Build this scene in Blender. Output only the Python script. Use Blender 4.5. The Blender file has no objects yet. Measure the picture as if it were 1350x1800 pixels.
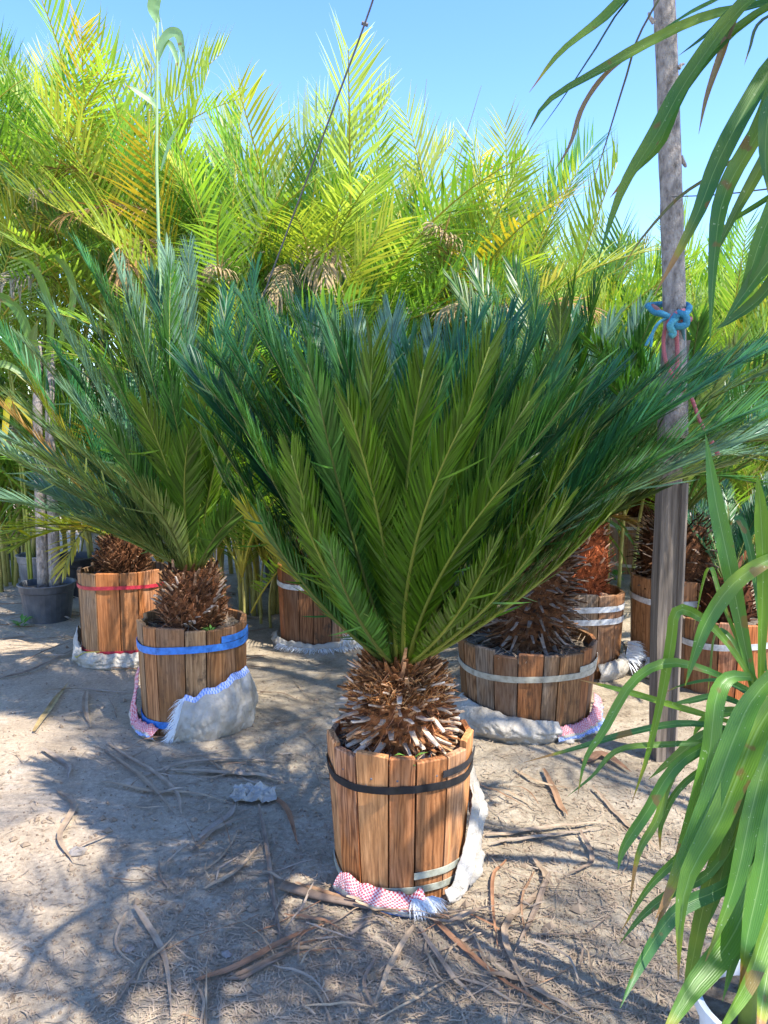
import bpy, math, random
import numpy as np
from mathutils import Vector, Matrix, noise as mnoise

# ------------------------------------------------------------------ camera, sky, sun, exposure
sc = bpy.context.scene
COL = sc.collection
F, CX, CY, CAMZ, PITCH = 1353.0, 675.0, 900.0, 1.5, math.radians(6.5)
cam_d = bpy.data.cameras.new('camera'); cam = bpy.data.objects.new('camera', cam_d); COL.objects.link(cam)
cam.location = (0, 0, CAMZ); cam.rotation_euler = (math.pi / 2 - PITCH, 0, 0)
cam_d.sensor_fit = 'VERTICAL'; cam_d.sensor_height = 24.0; cam_d.lens = 24.0 * F / 1800.0
cam_d.clip_start = 0.05; cam_d.clip_end = 500
sc.camera = cam
SUN_EL, SUN_AZ = math.radians(57), math.atan2(0.80, -0.60)      # azimuth from +Y towards +X: right of and behind the camera
SUNV = Vector((math.sin(SUN_AZ) * math.cos(SUN_EL), math.cos(SUN_AZ) * math.cos(SUN_EL), math.sin(SUN_EL)))
w = bpy.data.worlds.new('World'); sc.world = w; w.use_nodes = True
wn = w.node_tree.nodes; bg = wn['Background']
sky = wn.new('ShaderNodeTexSky'); sky.sky_type = 'NISHITA'; sky.sun_disc = False
sky.sun_elevation = SUN_EL; sky.sun_rotation = SUN_AZ
sky.altitude = 0; sky.air_density = 1.0; sky.dust_density = 0.2; sky.ozone_density = 1.7
hs = wn.new('ShaderNodeHueSaturation'); hs.inputs['Saturation'].default_value = 1.26; hs.inputs['Hue'].default_value = .514
w.node_tree.links.new(sky.outputs[0], hs.inputs['Color']); w.node_tree.links.new(hs.outputs[0], bg.inputs[0]); bg.inputs[1].default_value = 0.124
sd = bpy.data.lights.new('sun', 'SUN'); sun = bpy.data.objects.new('sun', sd); COL.objects.link(sun)
sd.energy = 2.55; sd.angle = math.radians(0.55); sd.color = (1.0, 0.95, 0.86)
sun.rotation_euler = SUNV.to_track_quat('Z', 'Y').to_euler()
sc.view_settings.view_transform = 'Standard'; sc.view_settings.look = 'None'
sc.view_settings.exposure = 2.02; sc.view_settings.gamma = 1.0; sc.view_settings.use_curve_mapping = False
sc.cycles.max_bounces = 6; sc.cycles.diffuse_bounces = 4; sc.cycles.glossy_bounces = 2
sc.cycles.transmission_bounces = 5; sc.cycles.use_denoising = True
sc.cycles.sample_clamp_indirect = 6.0

# ------------------------------------------------------------------ helpers
R = random.Random(11)
NR = np.random.RandomState(5)
UP = Vector((0, 0, 1))
def ray(px, py):
    x = (px - CX) / F; v = (CY - py) / F
    return Vector((x, math.cos(PITCH) + v * math.sin(PITCH), -math.sin(PITCH) + v * math.cos(PITCH)))
def at(px, py, Y):
    d = ray(px, py); return Vector((0, 0, CAMZ)) + d * (Y / d.y)
def gnd(px, py, z=0.0):
    d = ray(px, py); return Vector((0, 0, CAMZ)) + d * ((z - CAMZ) / d.z)
def mesh(name, verts, faces, mat=None, uv=None, smooth=False):
    me = bpy.data.meshes.new(name)
    me.from_pydata([tuple(v) for v in verts] if not isinstance(verts, np.ndarray) else verts.tolist(), [], faces)
    if uv is not None:
        l = me.uv_layers.new(name='UVMap')
        li = np.empty(len(me.loops), dtype=np.int32); me.loops.foreach_get('vertex_index', li)
        l.data.foreach_set('uv', np.asarray(uv, dtype=np.float32)[li].ravel())
    if mat:
        for m in (mat if isinstance(mat, (list, tuple)) else [mat]): me.materials.append(m)
    if smooth: me.polygons.foreach_set('use_smooth', [True] * len(me.polygons))
    return me
def obj(name, me, parent=None, loc=None, color=None):
    o = bpy.data.objects.new(name, me); COL.objects.link(o)
    if parent: o.parent = parent
    if loc is not None: o.location = loc
    if color is not None: o.color = (*color[:3], 1)
    return o
def tag(o, label, cat, group=None):
    o['label'] = label; o['category'] = cat
    if group: o['group'] = group
    return o
def thing(name, label, cat, loc=(0, 0, 0), group=None):
    o = bpy.data.objects.new(name, None); COL.objects.link(o); o.location = loc; o.empty_display_size = .1
    return tag(o, label, cat, group)
class MB:                                   # collects faces of ONE part
    def __init__(s): s.v = []; s.f = []; s.uv = []
    def add(s, vs, fs, uv=None):
        n = len(s.v); s.v += [tuple(v) for v in vs]; s.f += [tuple(i + n for i in f) for f in fs]
        s.uv += list(uv) if uv is not None else [(0, 0)] * len(vs)
    def tube(s, pts, rad, n=6, cap=True, flat=1.0):
        pts = [Vector(p) for p in pts]; rings = []
        m = len(pts); prev = None
        for i, p in enumerate(pts):
            t = (pts[min(i + 1, m - 1)] - pts[max(i - 1, 0)]).normalized()
            a = prev if prev is not None else (UP if abs(t.z) < .9 else Vector((1, 0, 0)))
            x = a.cross(t).normalized() if prev is None else (prev - t * prev.dot(t)).normalized()
            prev = x; y = t.cross(x)
            r = rad(i / (m - 1)) if callable(rad) else rad
            rings.append([p + x * math.cos(2 * math.pi * k / n) * r + y * math.sin(2 * math.pi * k / n) * r * flat for k in range(n)])
        vs = [q for r_ in rings for q in r_]; fs = []
        for i in range(m - 1):
            for k in range(n): fs.append((i * n + k, i * n + (k + 1) % n, (i + 1) * n + (k + 1) % n, (i + 1) * n + k))
        if cap: fs.append(tuple(range(n - 1, -1, -1))); fs.append(tuple((m - 1) * n + k for k in range(n)))
        s.add(vs, fs)
    def lathe(s, prof, n=24, c=(0, 0, 0), close=False):
        vs = []; m = len(prof)
        for k in range(n):
            a = 2 * math.pi * k / n
            for r, z in prof: vs.append((c[0] + r * math.cos(a), c[1] + r * math.sin(a), c[2] + z))
        fs = [(k * m + i, ((k + 1) % n) * m + i, ((k + 1) % n) * m + i + 1, k * m + i + 1) for k in range(n) for i in range(m - 1)]
        s.add(vs, fs)
    def build(s, name, mat, parent=None, loc=None, smooth=False, color=None, uv=False):
        return obj(name, mesh(name, s.v, s.f, mat, s.uv if uv else None, smooth), parent, loc, color)
def spline(pts, n):
    pts = [Vector(p) for p in pts]
    if len(pts) == 2: return [pts[0].lerp(pts[1], i / (n - 1)) for i in range(n)]
    P = [pts[0] * 2 - pts[1]] + pts + [pts[-1] * 2 - pts[-2]]; out = []
    seg = len(pts) - 1
    for i in range(n):
        u = i / (n - 1) * seg; k = min(int(u), seg - 1); t = u - k
        a, b, c, d = P[k:k + 4]
        out.append(0.5 * ((2 * b) + (c - a) * t + (2 * a - 5 * b + 4 * c - d) * t * t + (3 * b - a - 3 * c + d) * t ** 3))
    return out

# ------------------------------------------------------------------ materials
def newmat(name):
    m = bpy.data.materials.new(name); m.use_nodes = True
    nt = m.node_tree; return m, nt, nt.nodes, nt.links, nt.nodes['Principled BSDF']
def N(nt, t, **kw):
    n = nt.nodes.new(t)
    for k, v in kw.items(): setattr(n, k, v)
    return n
def ramp(nt, fac, stops):
    r = N(nt, 'ShaderNodeValToRGB'); e = r.color_ramp.elements
    while len(e) < len(stops): e.new(0.5)
    for el, (p, c) in zip(e, stops): el.position = p; el.color = (*c, 1)
    nt.links.new(fac, r.inputs[0]); return r.outputs[0]
def mixc(nt, fac, a, b, mode='MIX'):
    m = N(nt, 'ShaderNodeMix', data_type='RGBA', blend_type=mode)
    for s, v in ((0, fac), (6, a), (7, b)):
        if isinstance(v, (int, float)): m.inputs[s].default_value = v
        elif isinstance(v, tuple): m.inputs[s].default_value = (*v, 1)
        else: nt.links.new(v, m.inputs[s])
    return m.outputs[2]
def math_(nt, op, a, b=None):
    m = N(nt, 'ShaderNodeMath', operation=op)
    for i, v in ((0, a), (1, b)):
        if v is None: continue
        if isinstance(v, (int, float)): m.inputs[i].default_value = v
        else: nt.links.new(v, m.inputs[i])
    return m.outputs[0]
def noise(nt, scale, vec=None, detail=3, rough=.55, out=0):
    n = N(nt, 'ShaderNodeTexNoise'); n.inputs['Scale'].default_value = scale
    n.inputs['Detail'].default_value = detail; n.inputs['Roughness'].default_value = rough
    if vec is not None: nt.links.new(vec, n.inputs['Vector'])
    return n.outputs[out]
def coords(nt, which='Object', scale=(1, 1, 1), rnd=False):
    tc = N(nt, 'ShaderNodeTexCoord'); mp = N(nt, 'ShaderNodeMapping'); mp.inputs['Scale'].default_value = scale
    nt.links.new(tc.outputs[which], mp.inputs[0])
    if rnd:
        oi = N(nt, 'ShaderNodeObjectInfo'); m = N(nt, 'ShaderNodeVectorMath', operation='SCALE')
        m.inputs[0].default_value = (37., 19., 53.); nt.links.new(oi.outputs['Random'], m.inputs['Scale']); nt.links.new(m.outputs[0], mp.inputs[1])
    return mp.outputs[0]
def bump(nt, h, strength, dist, bsdf):
    b = N(nt, 'ShaderNodeBump'); b.inputs['Strength'].default_value = strength; b.inputs['Distance'].default_value = dist
    nt.links.new(h, b.inputs['Height']); nt.links.new(b.outputs[0], bsdf.inputs['Normal'])
def leaf_mat(name, rough=.42, trans=.3, back=(1.6, 1.35, .6), backmix=.75, tcol=(1.5, 1.5, .5), var=.45, spec=.5, nscale=6., strap=False, isl=0.):
    m, nt, ns, lk, b = newmat(name)
    oi = N(nt, 'ShaderNodeObjectInfo'); col = oi.outputs['Color']
    v = coords(nt, 'Object', rnd=True)
    nz = noise(nt, nscale, v)
    dark = mixc(nt, 1.0, col, (1 - var, 1 - var, 1 - var), 'MULTIPLY'); lite = mixc(nt, 1.0, col, (1 + var, 1 + var * .9, 1 + var * .5), 'MULTIPLY')
    base = mixc(nt, nz, dark, lite)
    ge = N(nt, 'ShaderNodeNewGeometry')
    if isl:
        iv = ramp(nt, ge.outputs['Random Per Island'], [(0, (1 - isl, 1 - isl, 1 - isl)), (1, (1 + isl, 1 + isl * .9, 1 + isl * .6))])
        base = mixc(nt, 1.0, base, iv, 'MULTIPLY')
    if strap:
        uvn = N(nt, 'ShaderNodeUVMap'); sep = N(nt, 'ShaderNodeSeparateXYZ'); lk.new(uvn.outputs[0], sep.inputs[0])
        u, vv = sep.outputs[0], sep.outputs[1]
        wv = math_(nt, 'SINE', math_(nt, 'MULTIPLY', u, 70.0)); wv = math_(nt, 'MULTIPLY_ADD', wv, .5); 
        wv.node.inputs[2].default_value = .5
        base = mixc(nt, math_(nt, 'MULTIPLY', wv, .35), base, mixc(nt, 1.0, base, (.5, .58, .48), 'MULTIPLY'))
        rib = math_(nt, 'ABSOLUTE', math_(nt, 'SUBTRACT', u, .5)); rib = math_(nt, 'LESS_THAN', rib, .028)
        base = mixc(nt, math_(nt, 'MULTIPLY', rib, .32), base, (.34, .48, .18))
        yp = ramp(nt, noise(nt, 3.2, v, 3), [(.52, (0, 0, 0)), (.72, (1, 1, 1))]); base = mixc(nt, math_(nt, 'MULTIPLY', yp, .6), base, (.26, .32, .03))
        # pale dust, yellowing and dead brown tips with ragged edges
        sp = noise(nt, 5.0, v, 4); tipv = math_(nt, 'ADD', vv, math_(nt, 'MULTIPLY', math_(nt, 'SUBTRACT', sp, .5), .28))
        thr = math_(nt, 'MULTIPLY_ADD', oi.outputs['Random'], .30); thr.node.inputs[2].default_value = .80
        d = math_(nt, 'SUBTRACT', tipv, thr)
        ye = ns.new('ShaderNodeClamp'); lk.new(math_(nt, 'MULTIPLY', math_(nt, 'ADD', d, .07), 12.0), ye.inputs[0])
        base = mixc(nt, math_(nt, 'MULTIPLY', ye.outputs[0], .7), base, (.42, .34, .03))
        br = ns.new('ShaderNodeClamp'); lk.new(math_(nt, 'MULTIPLY', d, 45.0), br.inputs[0])
        base = mixc(nt, br.outputs[0], base, (.33, .18, .065))
        spot = ramp(nt, noise(nt, 16.0, v, 2), [(.66, (0, 0, 0)), (.69, (1, 1, 1))])
        base = mixc(nt, math_(nt, 'MULTIPLY', spot, .75), base, (.2, .10, .03))
        fl = ramp(nt, noise(nt, 150.0, v, 2), [(.70, (0, 0, 0)), (.74, (1, 1, 1))])
        base = mixc(nt, math_(nt, 'MULTIPLY', fl, .45), base, (.55, .6, .45))
        bump(nt, wv, .25, .002, b)
    g = N(nt, 'ShaderNodeNewGeometry')
    bk = mixc(nt, 1.0, base, back, 'MULTIPLY')
    two = mixc(nt, math_(nt, 'MULTIPLY', g.outputs['Backfacing'], backmix), base, bk)
    lk.new(two, b.inputs['Base Color']); b.inputs['Roughness'].default_value = rough
    b.inputs['Specular IOR Level'].default_value = spec
    tr = N(nt, 'ShaderNodeBsdfTranslucent'); lk.new(mixc(nt, 1.0, base, tcol, 'MULTIPLY'), tr.inputs[0])
    mx = N(nt, 'ShaderNodeMixShader'); mx.inputs[0].default_value = trans
    lk.new(b.outputs[0], mx.inputs[1]); lk.new(tr.outputs[0], mx.inputs[2]); lk.new(mx.outputs[0], ns['Material Output'].inputs[0])
    return m
def plain(name, c1, c2, scale=20, rough=.7, bs=.3, bd=.003, tint=False, spec=.4, stretch=(1, 1, 1), c3=None):
    m, nt, ns, lk, b = newmat(name)
    v = coords(nt, 'Object', stretch, rnd=True); nz = noise(nt, scale, v, 5, .6)
    st = [(.3, c1), (.7, c2)] if c3 is None else [(.28, c1), (.52, c2), (.74, c3)]
    col = ramp(nt, nz, st)
    if tint:
        oi = N(nt, 'ShaderNodeObjectInfo'); col = mixc(nt, 1.0, col, oi.outputs['Color'], 'MULTIPLY')
    lk.new(col, b.inputs['Base Color']); b.inputs['Roughness'].default_value = rough; b.inputs['Specular IOR Level'].default_value = spec
    if bs: bump(nt, noise(nt, scale * 3, v, 4), bs, bd, b)
    return m
M = {}
M['cycad'] = leaf_mat('cycad_leaf', .38, .28, (1.9, 1.25, .40), .8, (1.6, 1.5, .35), .3, .5, 5, isl=.42)
M['rachis'] = leaf_mat('cycad_rachis', .5, .05, (1, 1, 1), 0, (1, 1, 1), .3, .4, 12)
M['areca'] = leaf_mat('cane_palm_leaf', .42, .42, (1.1, 1.05, .8), .6, (1.3, 1.35, .45), .45, .5, 2.2, isl=.28)
M['dead'] = leaf_mat('dead_palm_leaf', .75, .15, (1, 1, 1), 0, (1, .9, .7), .5, .2, 8, isl=.4)
M['strap'] = leaf_mat('strap_leaf', .36, .32, (1.15, 1.1, .8), .7, (1.3, 1.4, .4), .25, .5, 3, strap=True)
M['weed'] = leaf_mat('weed_leaf', .5, .3, (1.1, 1.1, .8), .5, (1.2, 1.3, .4), .3, .4, 20)
M['litter'] = plain('dry_litter', (.30, .25, .20), (.62, .54, .44), 14, .8, .5, .002, True, .15, (1, 1, 1))
def wood():
    m, nt, ns, lk, b = newmat('weathered_wood')
    v = coords(nt, 'Object', (1, 1, .05), rnd=True); v2 = coords(nt, 'Object', (1, 1, .35), rnd=True)
    g1 = noise(nt, 95, v, 4, .65); 
    wv = N(nt, 'ShaderNodeTexWave', wave_type='BANDS', bands_direction='X'); wv.inputs['Scale'].default_value = 22; wv.inputs['Distortion'].default_value = 14
    wv.inputs['Detail'].default_value = 2; wv.inputs['Detail Scale'].default_value = 1.2; lk.new(v2.node.outputs[0], wv.inputs[0])
    mpw = coords(nt, 'Object', (1, 1, .12), rnd=True); lk.new(mpw, wv.inputs[0])
    grain = mixc(nt, math_(nt, 'MULTIPLY', math_(nt, 'FRACT', math_(nt, 'MULTIPLY', N(nt, 'ShaderNodeObjectInfo').outputs['Random'], 5.7)), .35), g1, wv.outputs[0])
    base = ramp(nt, grain, [(.30, (.19, .095, .042)), (.5, (.37, .20, .092)), (.72, (.54, .32, .165))])
    oi = N(nt, 'ShaderNodeObjectInfo')
    base = mixc(nt, 1.0, base, oi.outputs['Color'], 'MULTIPLY')
    grey = ramp(nt, grain, [(.3, (.10, .08, .06)), (.7, (.36, .30, .23))])
    gf = ramp(nt, noise(nt, 5, v2, 4, .6), [(.42, (0, 0, 0)), (.68, (1, 1, 1))])
    rr = math_(nt, 'MULTIPLY', oi.outputs['Random'], .9)
    base = mixc(nt, math_(nt, 'MULTIPLY', gf, rr), base, grey)
    st = ramp(nt, noise(nt, 26, coords(nt, 'Object', (1, 1, .45), rnd=True), 5, .7), [(.52, (0, 0, 0)), (.66, (1, 1, 1))])
    base = mixc(nt, math_(nt, 'MULTIPLY', st, math_(nt, 'MULTIPLY', math_(nt, 'FRACT', math_(nt, 'MULTIPLY', oi.outputs['Random'], 7.3)), .95)), base, (.055, .035, .022))
    vo = N(nt, 'ShaderNodeTexVoronoi'); vo.inputs['Scale'].default_value = 9; lk.new(coords(nt, 'Object', (1, 1, .55), rnd=True), vo.inputs[0])
    kn = ramp(nt, vo.outputs[0], [(.05, (1, 1, 1)), (.11, (0, 0, 0))])
    base = mixc(nt, math_(nt, 'MULTIPLY', kn, .6), base, (.12, .055, .025))
    lk.new(base, b.inputs['Base Color']); b.inputs['Roughness'].default_value = .72; b.inputs['Specular IOR Level'].default_value = .25
    bump(nt, g1, .45, .003, b); return m
M['wood'] = wood()
M['soil'] = plain('potting_soil', (.05, .04, .032), (.16, .13, .10), 30, .95, .9, .012, False, .1, c3=(.26, .22, .17))
M['trunk'] = plain('cycad_trunk_fibre', (.05, .025, .015), (.26, .13, .06), 35, .9, .8, .008, True, .1)
def trunkmat():
    m, nt, ns, lk, b = newmat('cycad_leaf_bases')
    g_ = N(nt, 'ShaderNodeNewGeometry'); oi = N(nt, 'ShaderNodeObjectInfo')
    c = ramp(nt, g_.outputs['Random Per Island'], [(0, (.035, .022, .014)), (.35, (.12, .068, .036)), (.7, (.25, .145, .075)), (1, (.44, .34, .24))])
    c = mixc(nt, 1.0, c, oi.outputs['Color'], 'MULTIPLY'); v = coords(nt, 'Object'); nz = noise(nt, 60, v, 4)
    c = mixc(nt, 1.0, c, ramp(nt, nz, [(.3, (.5, .5, .5)), (.7, (1.4, 1.4, 1.4))]), 'MULTIPLY')
    lk.new(c, b.inputs['Base Color']); b.inputs['Roughness'].default_value = .9; b.inputs['Specular IOR Level'].default_value = .1
    bump(nt, nz, .5, .004, b); return m
M['coat'] = trunkmat()
M['stub'] = plain('cut_leaf_base', (.22, .16, .12), (.55, .46, .38), 30, .85, .4, .003, True, .1, c3=(.70, .64, .56))
M['band'] = plain('strap_band', (.45, .42, .38), (.9, .9, .9), 28, .5, .35, .002, True, .35, c3=(1.15, 1.15, 1.15))
M['bark'] = plain('grey_bark', (.12, .10, .085), (.34, .29, .25), 44, .85, 1.0, .012, False, .2, (1, 1, .5), (.46, .41, .36))
M['post'] = plain('old_post_wood', (.065, .050, .038), (.19, .15, .115), 60, .85, .6, .004, False, .2, (1, 1, .05), (.31, .25, .195))
M['cane'] = plain('palm_cane', (.22, .22, .05), (.42, .36, .12), 12, .5, .3, .003, True, .3)
M['black'] = plain('black_plastic', (.028, .031, .036), (.065, .068, .072), 7, .5, .2, .002, True, .45, c3=(.13, .125, .12))
M['rope'] = plain('nylon_rope', (.6, .6, .6), (1, 1, 1), 200, .7, .7, .003, True, .3)
M['wire'] = plain('steel_wire', (.07, .07, .08), (.16, .16, .17), 30, .55, .2, .001, False, .4)
M['white_plastic'] = plain('white_plastic', (.62, .64, .66), (.8, .82, .83), 5, .4, .1, .001, False, .5)
def sackmat(name, stripes=None):
    m, nt, ns, lk, b = newmat(name)
    uvn = N(nt, 'ShaderNodeUVMap'); v = coords(nt, 'Object', rnd=True)
    col = ramp(nt, noise(nt, 7, v, 5, .6), [(.25, (.22, .185, .14)), (.5, (.38, .34, .28)), (.75, (.50, .465, .41))])
    ck = N(nt, 'ShaderNodeTexChecker'); ck.inputs['Scale'].default_value = 1.0
    mp = N(nt, 'ShaderNodeMapping'); mp.inputs['Scale'].default_value = (170, 20, 1); lk.new(uvn.outputs[0], mp.inputs[0]); lk.new(mp.outputs[0], ck.inputs[0])
    sep = N(nt, 'ShaderNodeSeparateXYZ'); lk.new(uvn.outputs[0], sep.inputs[0])
    for lo, hi, c, k in (stripes or []):
        f = math_(nt, 'MULTIPLY', math_(nt, 'GREATER_THAN', sep.outputs[1], lo), math_(nt, 'LESS_THAN', sep.outputs[1], hi))
        weave = mixc(nt, math_(nt, 'MULTIPLY', ck.outputs[1], k), c, (.78, .77, .75))
        col = mixc(nt, f, col, weave)
    dirt = ramp(nt, noise(nt, 11, v, 6, .7), [(.5, (0, 0, 0)), (.75, (1, 1, 1))])
    col = mixc(nt, math_(nt, 'MULTIPLY', dirt, .45), col, (.30, .25, .18))
    lk.new(col, b.inputs['Base Color']); b.inputs['Roughness'].default_value = .6
    wv = math_(nt, 'ADD', math_(nt, 'MULTIPLY', noise(nt, 260, v, 2), .10), noise(nt, 24, v, 5, .65)); bump(nt, wv, .9, .014, b)
    return m
M['sack'] = sackmat('woven_sack')
M['sack_blue'] = sackmat('woven_sack_blue_hem', [(.90, 1.1, (.16, .27, .62), .5)])
M['sack_pink'] = sackmat('woven_sack_pink', [(.6, 1.1, (.55, .12, .14), .4), (.32, .5, (.12, .22, .55), .4)])
M['sack_check'] = sackmat('woven_sack_red_blue', [(.50, 1.1, (.50, .07, .085), .62), (-.1, .30, (.05, .17, .52), .5)])
def ground_mat():
    m, nt, ns, lk, b = newmat('packed_dirt')
    v = coords(nt, 'Object'); 
    n1 = noise(nt, .9, v, 5, .6); n2 = noise(nt, 5, v, 6, .65); n3 = noise(nt, 60, v, 5, .7); n4 = noise(nt, 420, v, 2, .6)
    grey = ramp(nt, n2, [(.3, (.215, .170, .116)), (.5, (.355, .29, .203)), (.72, (.47, .39, .285))])
    sand = ramp(nt, n2, [(.3, (.37, .285, .195)), (.7, (.50, .395, .28))])
    sep = N(nt, 'ShaderNodeSeparateXYZ'); lk.new(v, sep.inputs[0])
    fx = math_(nt, 'ADD', math_(nt, 'MULTIPLY', sep.outputs[0], -.85), math_(nt, 'MULTIPLY', math_(nt, 'SUBTRACT', n1, .5), 2.2))
    fx = math_(nt, 'ADD', fx, math_(nt, 'MULTIPLY', sep.outputs[1], -.12))
    cl = ns.new('ShaderNodeClamp'); lk.new(math_(nt, 'ADD', fx, -.05), cl.inputs[0])
    col = mixc(nt, cl.outputs[0], grey, sand)
    pale = ramp(nt, noise(nt, 2.7, v, 6, .7), [(.60, (0, 0, 0)), (.72, (1, 1, 1))])
    col = mixc(nt, math_(nt, 'MULTIPLY', pale, .55), col, (.55, .48, .39))
    gr = ramp(nt, n3, [(.3, (.62, .62, .62)), (.7, (1.3, 1.3, 1.3))]); col = mixc(nt, .8, col, gr, 'MULTIPLY')
    g4 = ramp(nt, n4, [(.3, (.6, .6, .6)), (.72, (1.35, 1.35, 1.35))]); col = mixc(nt, .7, col, g4, 'MULTIPLY')
    lk.new(col, b.inputs['Base Color']); b.inputs['Roughness'].default_value = .95; b.inputs['Specular IOR Level'].default_value = .12
    h = math_(nt, 'ADD', math_(nt, 'MULTIPLY', n3, .6), math_(nt, 'MULTIPLY', n4, .35)); h = math_(nt, 'ADD', h, math_(nt, 'MULTIPLY', n2, 1.2))
    bump(nt, h, .8, .012, b); return m
M['ground'] = ground_mat()

# ------------------------------------------------------------------ ground
def gz(x, y):
    a = mnoise.noise(Vector((x * 1.1, y * 1.1, 0))) * .012 + mnoise.noise(Vector((x * 4, y * 4, 3))) * .007
    rough = max(0., min(1., (x + 1.1) * .7))
    a += (mnoise.noise(Vector((x * 13, y * 13, 7))) * .007 + abs(mnoise.noise(Vector((x * 26, y * 26, 1)))) * .006) * (.25 + rough)
    return a
def axis(lo, hi, step, far):
    a = list(np.arange(lo, hi + 1e-6, step)); s = step
    while a[-1] < far: s *= 1.35; a.append(a[-1] + s)
    s = step; b = [lo]
    while b[-1] > -far: s *= 1.35; b.append(b[-1] - s)
    return b[:0:-1] + a
gx, gy = axis(-2.2, 2.4, .022, 160), axis(1.1, 5.2, .022, 160)
V = [(x, y, gz(x, y) if abs(x) < 4 and -1 < y < 9 else 0.) for y in gy for x in gx]; nx = len(gx)
Fc = [(j * nx + i, j * nx + i + 1, (j + 1) * nx + i + 1, (j + 1) * nx + i) for j in range(len(gy) - 1) for i in range(nx - 1)]
g = obj('ground', mesh('ground', V, Fc, M['ground'], smooth=True)); g['kind'] = 'structure'

# ------------------------------------------------------------------ feather fronds (numpy)
def frond_arrays(curve, nrm, n, Lmax, wid, a0, a1, keel, prof, fwd=.5, droop=0., jit=.12, rows=5, t0=.1, seed=0, miss=0., louv=0., tt=.55, stray=0.):
    """leaflets on both sides of a curve -> (verts, quads). curve,nrm: (m,3) arrays"""
    rs = np.random.RandomState(seed); m = len(curve)
    ts = np.linspace(t0, .995, n); idx = ts * (m - 1); i0 = np.minimum(idx.astype(int), m - 2); fr = (idx - i0)[:, None]
    P = curve[i0] * (1 - fr) + curve[i0 + 1] * fr
    T = np.gradient(curve, axis=0); T /= np.linalg.norm(T, axis=1, keepdims=True)
    T = T[i0] * (1 - fr) + T[i0 + 1] * fr; Nn = nrm[i0] * (1 - fr) + nrm[i0 + 1] * fr
    S = np.cross(T, Nn); S /= np.linalg.norm(S, axis=1, keepdims=True)
    Vs = []
    for sg in (-1, 1):
        a = a0 + (a1 - a0) * ts + rs.normal(0, jit * .5, n)
        k = keel + rs.normal(0, jit, n)
        if stray:
            m_ = rs.rand(n) < stray; k = np.where(m_, k + rs.normal(0, .7, n), k); a = np.where(m_, a + rs.normal(.2, .35, n), a)
        L = Lmax * np.array([prof(t) for t in ts]) * (1 + rs.normal(0, .05, n))
        out = sg * S * np.cos(k)[:, None] + Nn * np.sin(k)[:, None]
        nl = Nn * np.cos(k)[:, None] - sg * S * np.sin(k)[:, None]
        d = T * np.cos(a)[:, None] + out * np.sin(a)[:, None]
        p = P + rs.normal(0, .0008, P.shape); W = np.cross(nl, d)
        dr = droop * (1 + rs.normal(0, .35, n))
        keep = rs.rand(n) >= miss; lv = louv + rs.normal(0, .22, n)
        R_ = []
        for r in range(rows):
            u = r / (rows - 1)
            dd = d * 1.0 + T * (fwd * u) + np.array([0, 0, -1.]) * (dr * u * u)[:, None]; dd /= np.linalg.norm(dd, axis=1, keepdims=True)
            if r: p = p + dd * (L / (rows - 1))[:, None]
            ww = wid * (.55 + .45 * min(1, u * 4)) * (1 if u < tt else max(.06, 1 - ((u - tt) / (1 - tt)) ** (1.4 if tt > .5 else .8) * .95))
            ww = ww * np.clip(L / Lmax * 1.6, .35, 1)[:, None]
            Wn = np.cross(nl, dd); Wn /= np.linalg.norm(Wn, axis=1, keepdims=True)
            if louv: Wn = Wn * np.cos(lv)[:, None] + np.cross(dd, Wn) * np.sin(lv)[:, None] * sg
            R_.append(np.stack([p - Wn * ww * .5, p + Wn * ww * .5], 1))
        A = np.stack(R_, 1)[keep]         # n,rows,2,3
        if sg < 0: A = A[:, :, ::-1]
        # same winding for both sides: face the adaxial normal
        Vs.append(A if sg > 0 else A)
    A = np.concatenate(Vs); nl_ = len(A)
    verts = A.reshape(-1, 3)
    b = (np.arange(nl_) * rows * 2)[:, None] + (np.arange(rows - 1) * 2)[None]; b = b.ravel()
    n1 = nl_ // 2 if miss == 0 else len(Vs[0])
    half = np.repeat(np.arange(nl_) < n1, rows - 1)
    q = np.stack([b, b + 2, b + 3, b + 1], 1); q[half] = q[half][:, ::-1]
    return verts, q
def frond_mesh(name, curve, nrm, mat, rmat, r0, **kw):
    v, q = frond_arrays(curve, nrm, **kw)
    me = mesh(name, v, q.tolist(), mat)
    return me
def rachis_mesh(curve, r0, mat):
    mb = MB(); mb.tube([Vector(c) for c in curve[::2]], lambda t: r0 * (1 - .85 * t) + .0008, 5, True)
    return mesh('rachis', mb.v, mb.f, mat, smooth=True)
def arc(base, tip, bow, n=25, lat=0.):
    base, tip = Vector(base), Vector(tip); ch = tip - base; L = ch.length
    h = Vector((ch.x, ch.y, 0)); h = h.normalized() if h.length > 1e-4 else Vector((0, 1, 0))
    tn = ch.normalized(); nn = (UP * tn.dot(h) - h * tn.z).normalized()
    c = (base + tip) * .5 + nn * bow * L + tn.cross(nn) * lat * L
    pts = [base * (1 - t) ** 2 + c * 2 * t * (1 - t) + tip * t * t for t in np.linspace(0, 1, n)]
    C = np.array([tuple(p) for p in pts]); T = np.gradient(C, axis=0); T /= np.linalg.norm(T, axis=1, keepdims=True)
    hv = np.array(h); uv = np.array([0, 0, 1.])
    Nn = uv[None] * (T @ hv)[:, None] - hv[None] * (T @ uv)[:, None]; Nn /= np.linalg.norm(Nn, axis=1, keepdims=True)
    return C, Nn, T
def twistn(Nn, T, ang):
    S = np.cross(T, Nn); a = np.linspace(.2, 1, len(Nn))[:, None] * ang
    return Nn * np.cos(a) + S * np.sin(a)
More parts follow.
